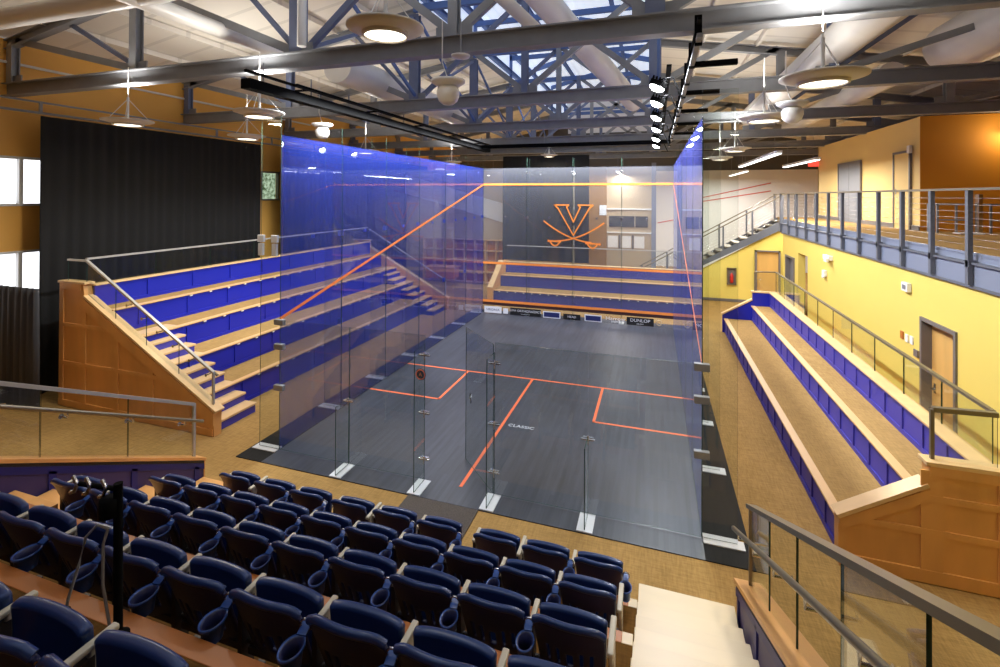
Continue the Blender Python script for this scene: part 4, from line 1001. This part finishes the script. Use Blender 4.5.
# linear fluorescent rows in the far ceiling
for x, ya, yb, lbl in ((5.7, 7.6, 13.6, 'row of linear white tube lights left of the exit sign'), (7.3, 10.2, 14.2, 'row of linear white tube lights beside the exit sign'), (-1.5, 16, 21, 'linear tube light in the far ceiling beyond the court, left'), (1.0, 16, 21, 'linear tube light in the far ceiling beyond the court, centre'), (-6.5, 16, 21, 'linear tube light in the far left ceiling'), (6.5, 17, 22, 'added hidden tube light brightening the white far wall at right')):  # last entry is a hidden light added to brighten the far wall
    t = empty('tube_light', lbl, 'tube light')
    MB().box(x - .07, x + .07, ya, yb, 5.33, 5.40).build('housing', M['plastic'], t); MB().box(x - .06, x + .06, ya + .05, yb - .05, 5.31, 5.33).build('tube', M['tube'], t)
    MB().tube([(x, ya + .5, 5.4), (x, ya + .5, 6.3)], .006, 5).tube([(x, yb - .5, 5.4), (x, yb - .5, 6.3)], .006, 5).build('hanger', M['steel'], t)
    L = bpy.data.lights.new('tube_area', 'AREA'); L.shape = 'RECTANGLE'; L.size = .3; L.size_y = yb - ya; L.energy = 560 if x == 6.5 else 300 if ya > 10 else 120; L.color = (1, .97, .92)
    lo = bpy.data.objects.new('tube_area', L); COL.objects.link(lo); lo.parent = t; lo.location = (x, (ya + yb) / 2, 5.28)
# wall lamp upstairs (bright corner)
wl = tag(MB().lathe([(0, 0), (.14, .02), (.16, .08), (0, .1)], (10.75, 8.15, 5.75)).build('wall_lamp', M['lamp']), 'warm glowing wall lamp at the top of the amber upstairs wall', 'wall lamp')
L = bpy.data.lights.new('wall_lamp_light', 'POINT'); L.energy = 45; L.color = (1, .82, .5); L.shadow_soft_size = .12
lo = bpy.data.objects.new('wall_lamp_light', L); COL.objects.link(lo); lo.location = (10.75, 7.95, 5.75)

# ------------------------------------------------------------------ far background beyond the court
struct(MB().box(-10.2, -4.0, 15.5, 15.65, 0, 5.45).build('wall_far', M['beige']))
tag(MB().prism([(-9.9, 4.4), (-4.0, 2.85), (-4.0, 3.75), (-9.9, 5.35)], 'y', 15.40, 15.49).build('bulkhead', M['white']), 'white sloping bulkhead on the beige far wall', 'bulkhead')
cb = empty('cubby_shelf', 'wooden cubbyhole shelf unit against the beige far wall', 'shelf')
x0, x1, nC = -8.3, -3.95, 8; w = (x1 - x0) / nC
MB().box(x0, x1, 15.42, 15.45, 0, 2.08).build('back_panel', M['tierwood'], cb)
for i in range(nC + 1): MB().box(x0 + i * w - .015, x0 + i * w + .015, 15.05, 15.42, 0, 2.08).build('divider', M['nosing'], cb)
for j in range(5): MB().box(x0, x1, 15.05, 15.42, .02 + j * .51, .05 + j * .51).build('shelf_board', M['nosing'], cb)
ta = empty('bench', 'dark wooden bench in front of the cubby shelves', 'bench')
MB().box(-7.4, -6.0, 13.6, 14.2, .42, .9).build('body', M['tierwood'], ta, .01); MB().box(-7.45, -5.95, 13.55, 14.25, .9, .94).build('top', M['wood'], ta, .01)
# tan strip right of the backdrop with a notice
tp = struct(MB().box(-.6, .35, 18.0, 18.1, 0, 5.65).build('wall_far', M['brownwall']))
tag(MB().box(0.0, .34, 17.96, 17.99, 3.25, 3.75).build('notice', M['paper']), 'pale notice sheet on the tan wall right of the backdrop', 'notice')
ga = empty('viewing_gallery', 'grey viewing gallery front with three dark windows behind the court', 'gallery')
MB().box(.05, 2.5, 19.05, 19.2, 0, 5.7).build('wall_panel', M['beige'], ga)
for i in range(3):
    a = .38 + .66 * i; MB().box(a, a + .60, 19.0, 19.05, 2.62, 3.18).build('window', M['darkglass'], ga)
    MB().box(a - .18, a - .08, 19.0, 19.05, 1.5, 2.2).build('pier', M['frame'], ga); MB().box(a - .06, a + .44, 19.0, 19.05, 1.55, 2.15).build('light_panel', M['white'], ga)
MB().box(.05, 2.5, 18.98, 19.05, 3.5, 3.58).box(.05, 2.5, 18.98, 19.05, 2.3, 2.36).build('rail', M['white'], ga)
pl = tag(MB().box(2.48, 2.70, 18.9, 19.1, 0, 5.9).build('column', M['fascia']), 'pale grey column seen right of the gallery windows', 'column')
for a, b, lbl in (((4.9, 4.05), (8.9, 5.0), 'upper red line painted on the white far court wall'), ((4.9, 3.85), (8.9, 4.55), 'lower red line painted on the white far court wall'), ((2.8, 2.6), (4.6, 3.0), 'red line on the white wall right of the grey column')):
    tag(MB().bar((a[0], 24.17, a[1]), (b[0], 24.17, b[1]), .02, .05).build('wall_line', M['redline']), lbl, 'painted line')
# blue pad boxes on the clear fin corner (right)
for x, z, lbl in ((3.3, 3.42, 'blue clamp box on the right corner fin, left one'), (3.46, 3.28, 'blue clamp box on the right corner fin, right one')):
    pass

# ------------------------------------------------------------------ daylight & world
w = bpy.data.worlds.new('world'); scn.world = w; w.use_nodes = True
w.node_tree.nodes['Background'].inputs[0].default_value = (.75, .85, 1, 1); w.node_tree.nodes['Background'].inputs[1].default_value = .6
scn.view_settings.view_transform = 'Standard'; scn.view_settings.look = 'None'; scn.view_settings.gamma = 1; scn.view_settings.use_curve_mapping = False
scn.view_settings.exposure = -0.1
cyc = scn.cycles
cyc.use_denoising = True
cyc.transparent_max_bounces = 40; cyc.max_bounces = 8; cyc.diffuse_bounces = 4; cyc.glossy_bounces = 4; cyc.transmission_bounces = 4
cyc.sample_clamp_indirect = 6
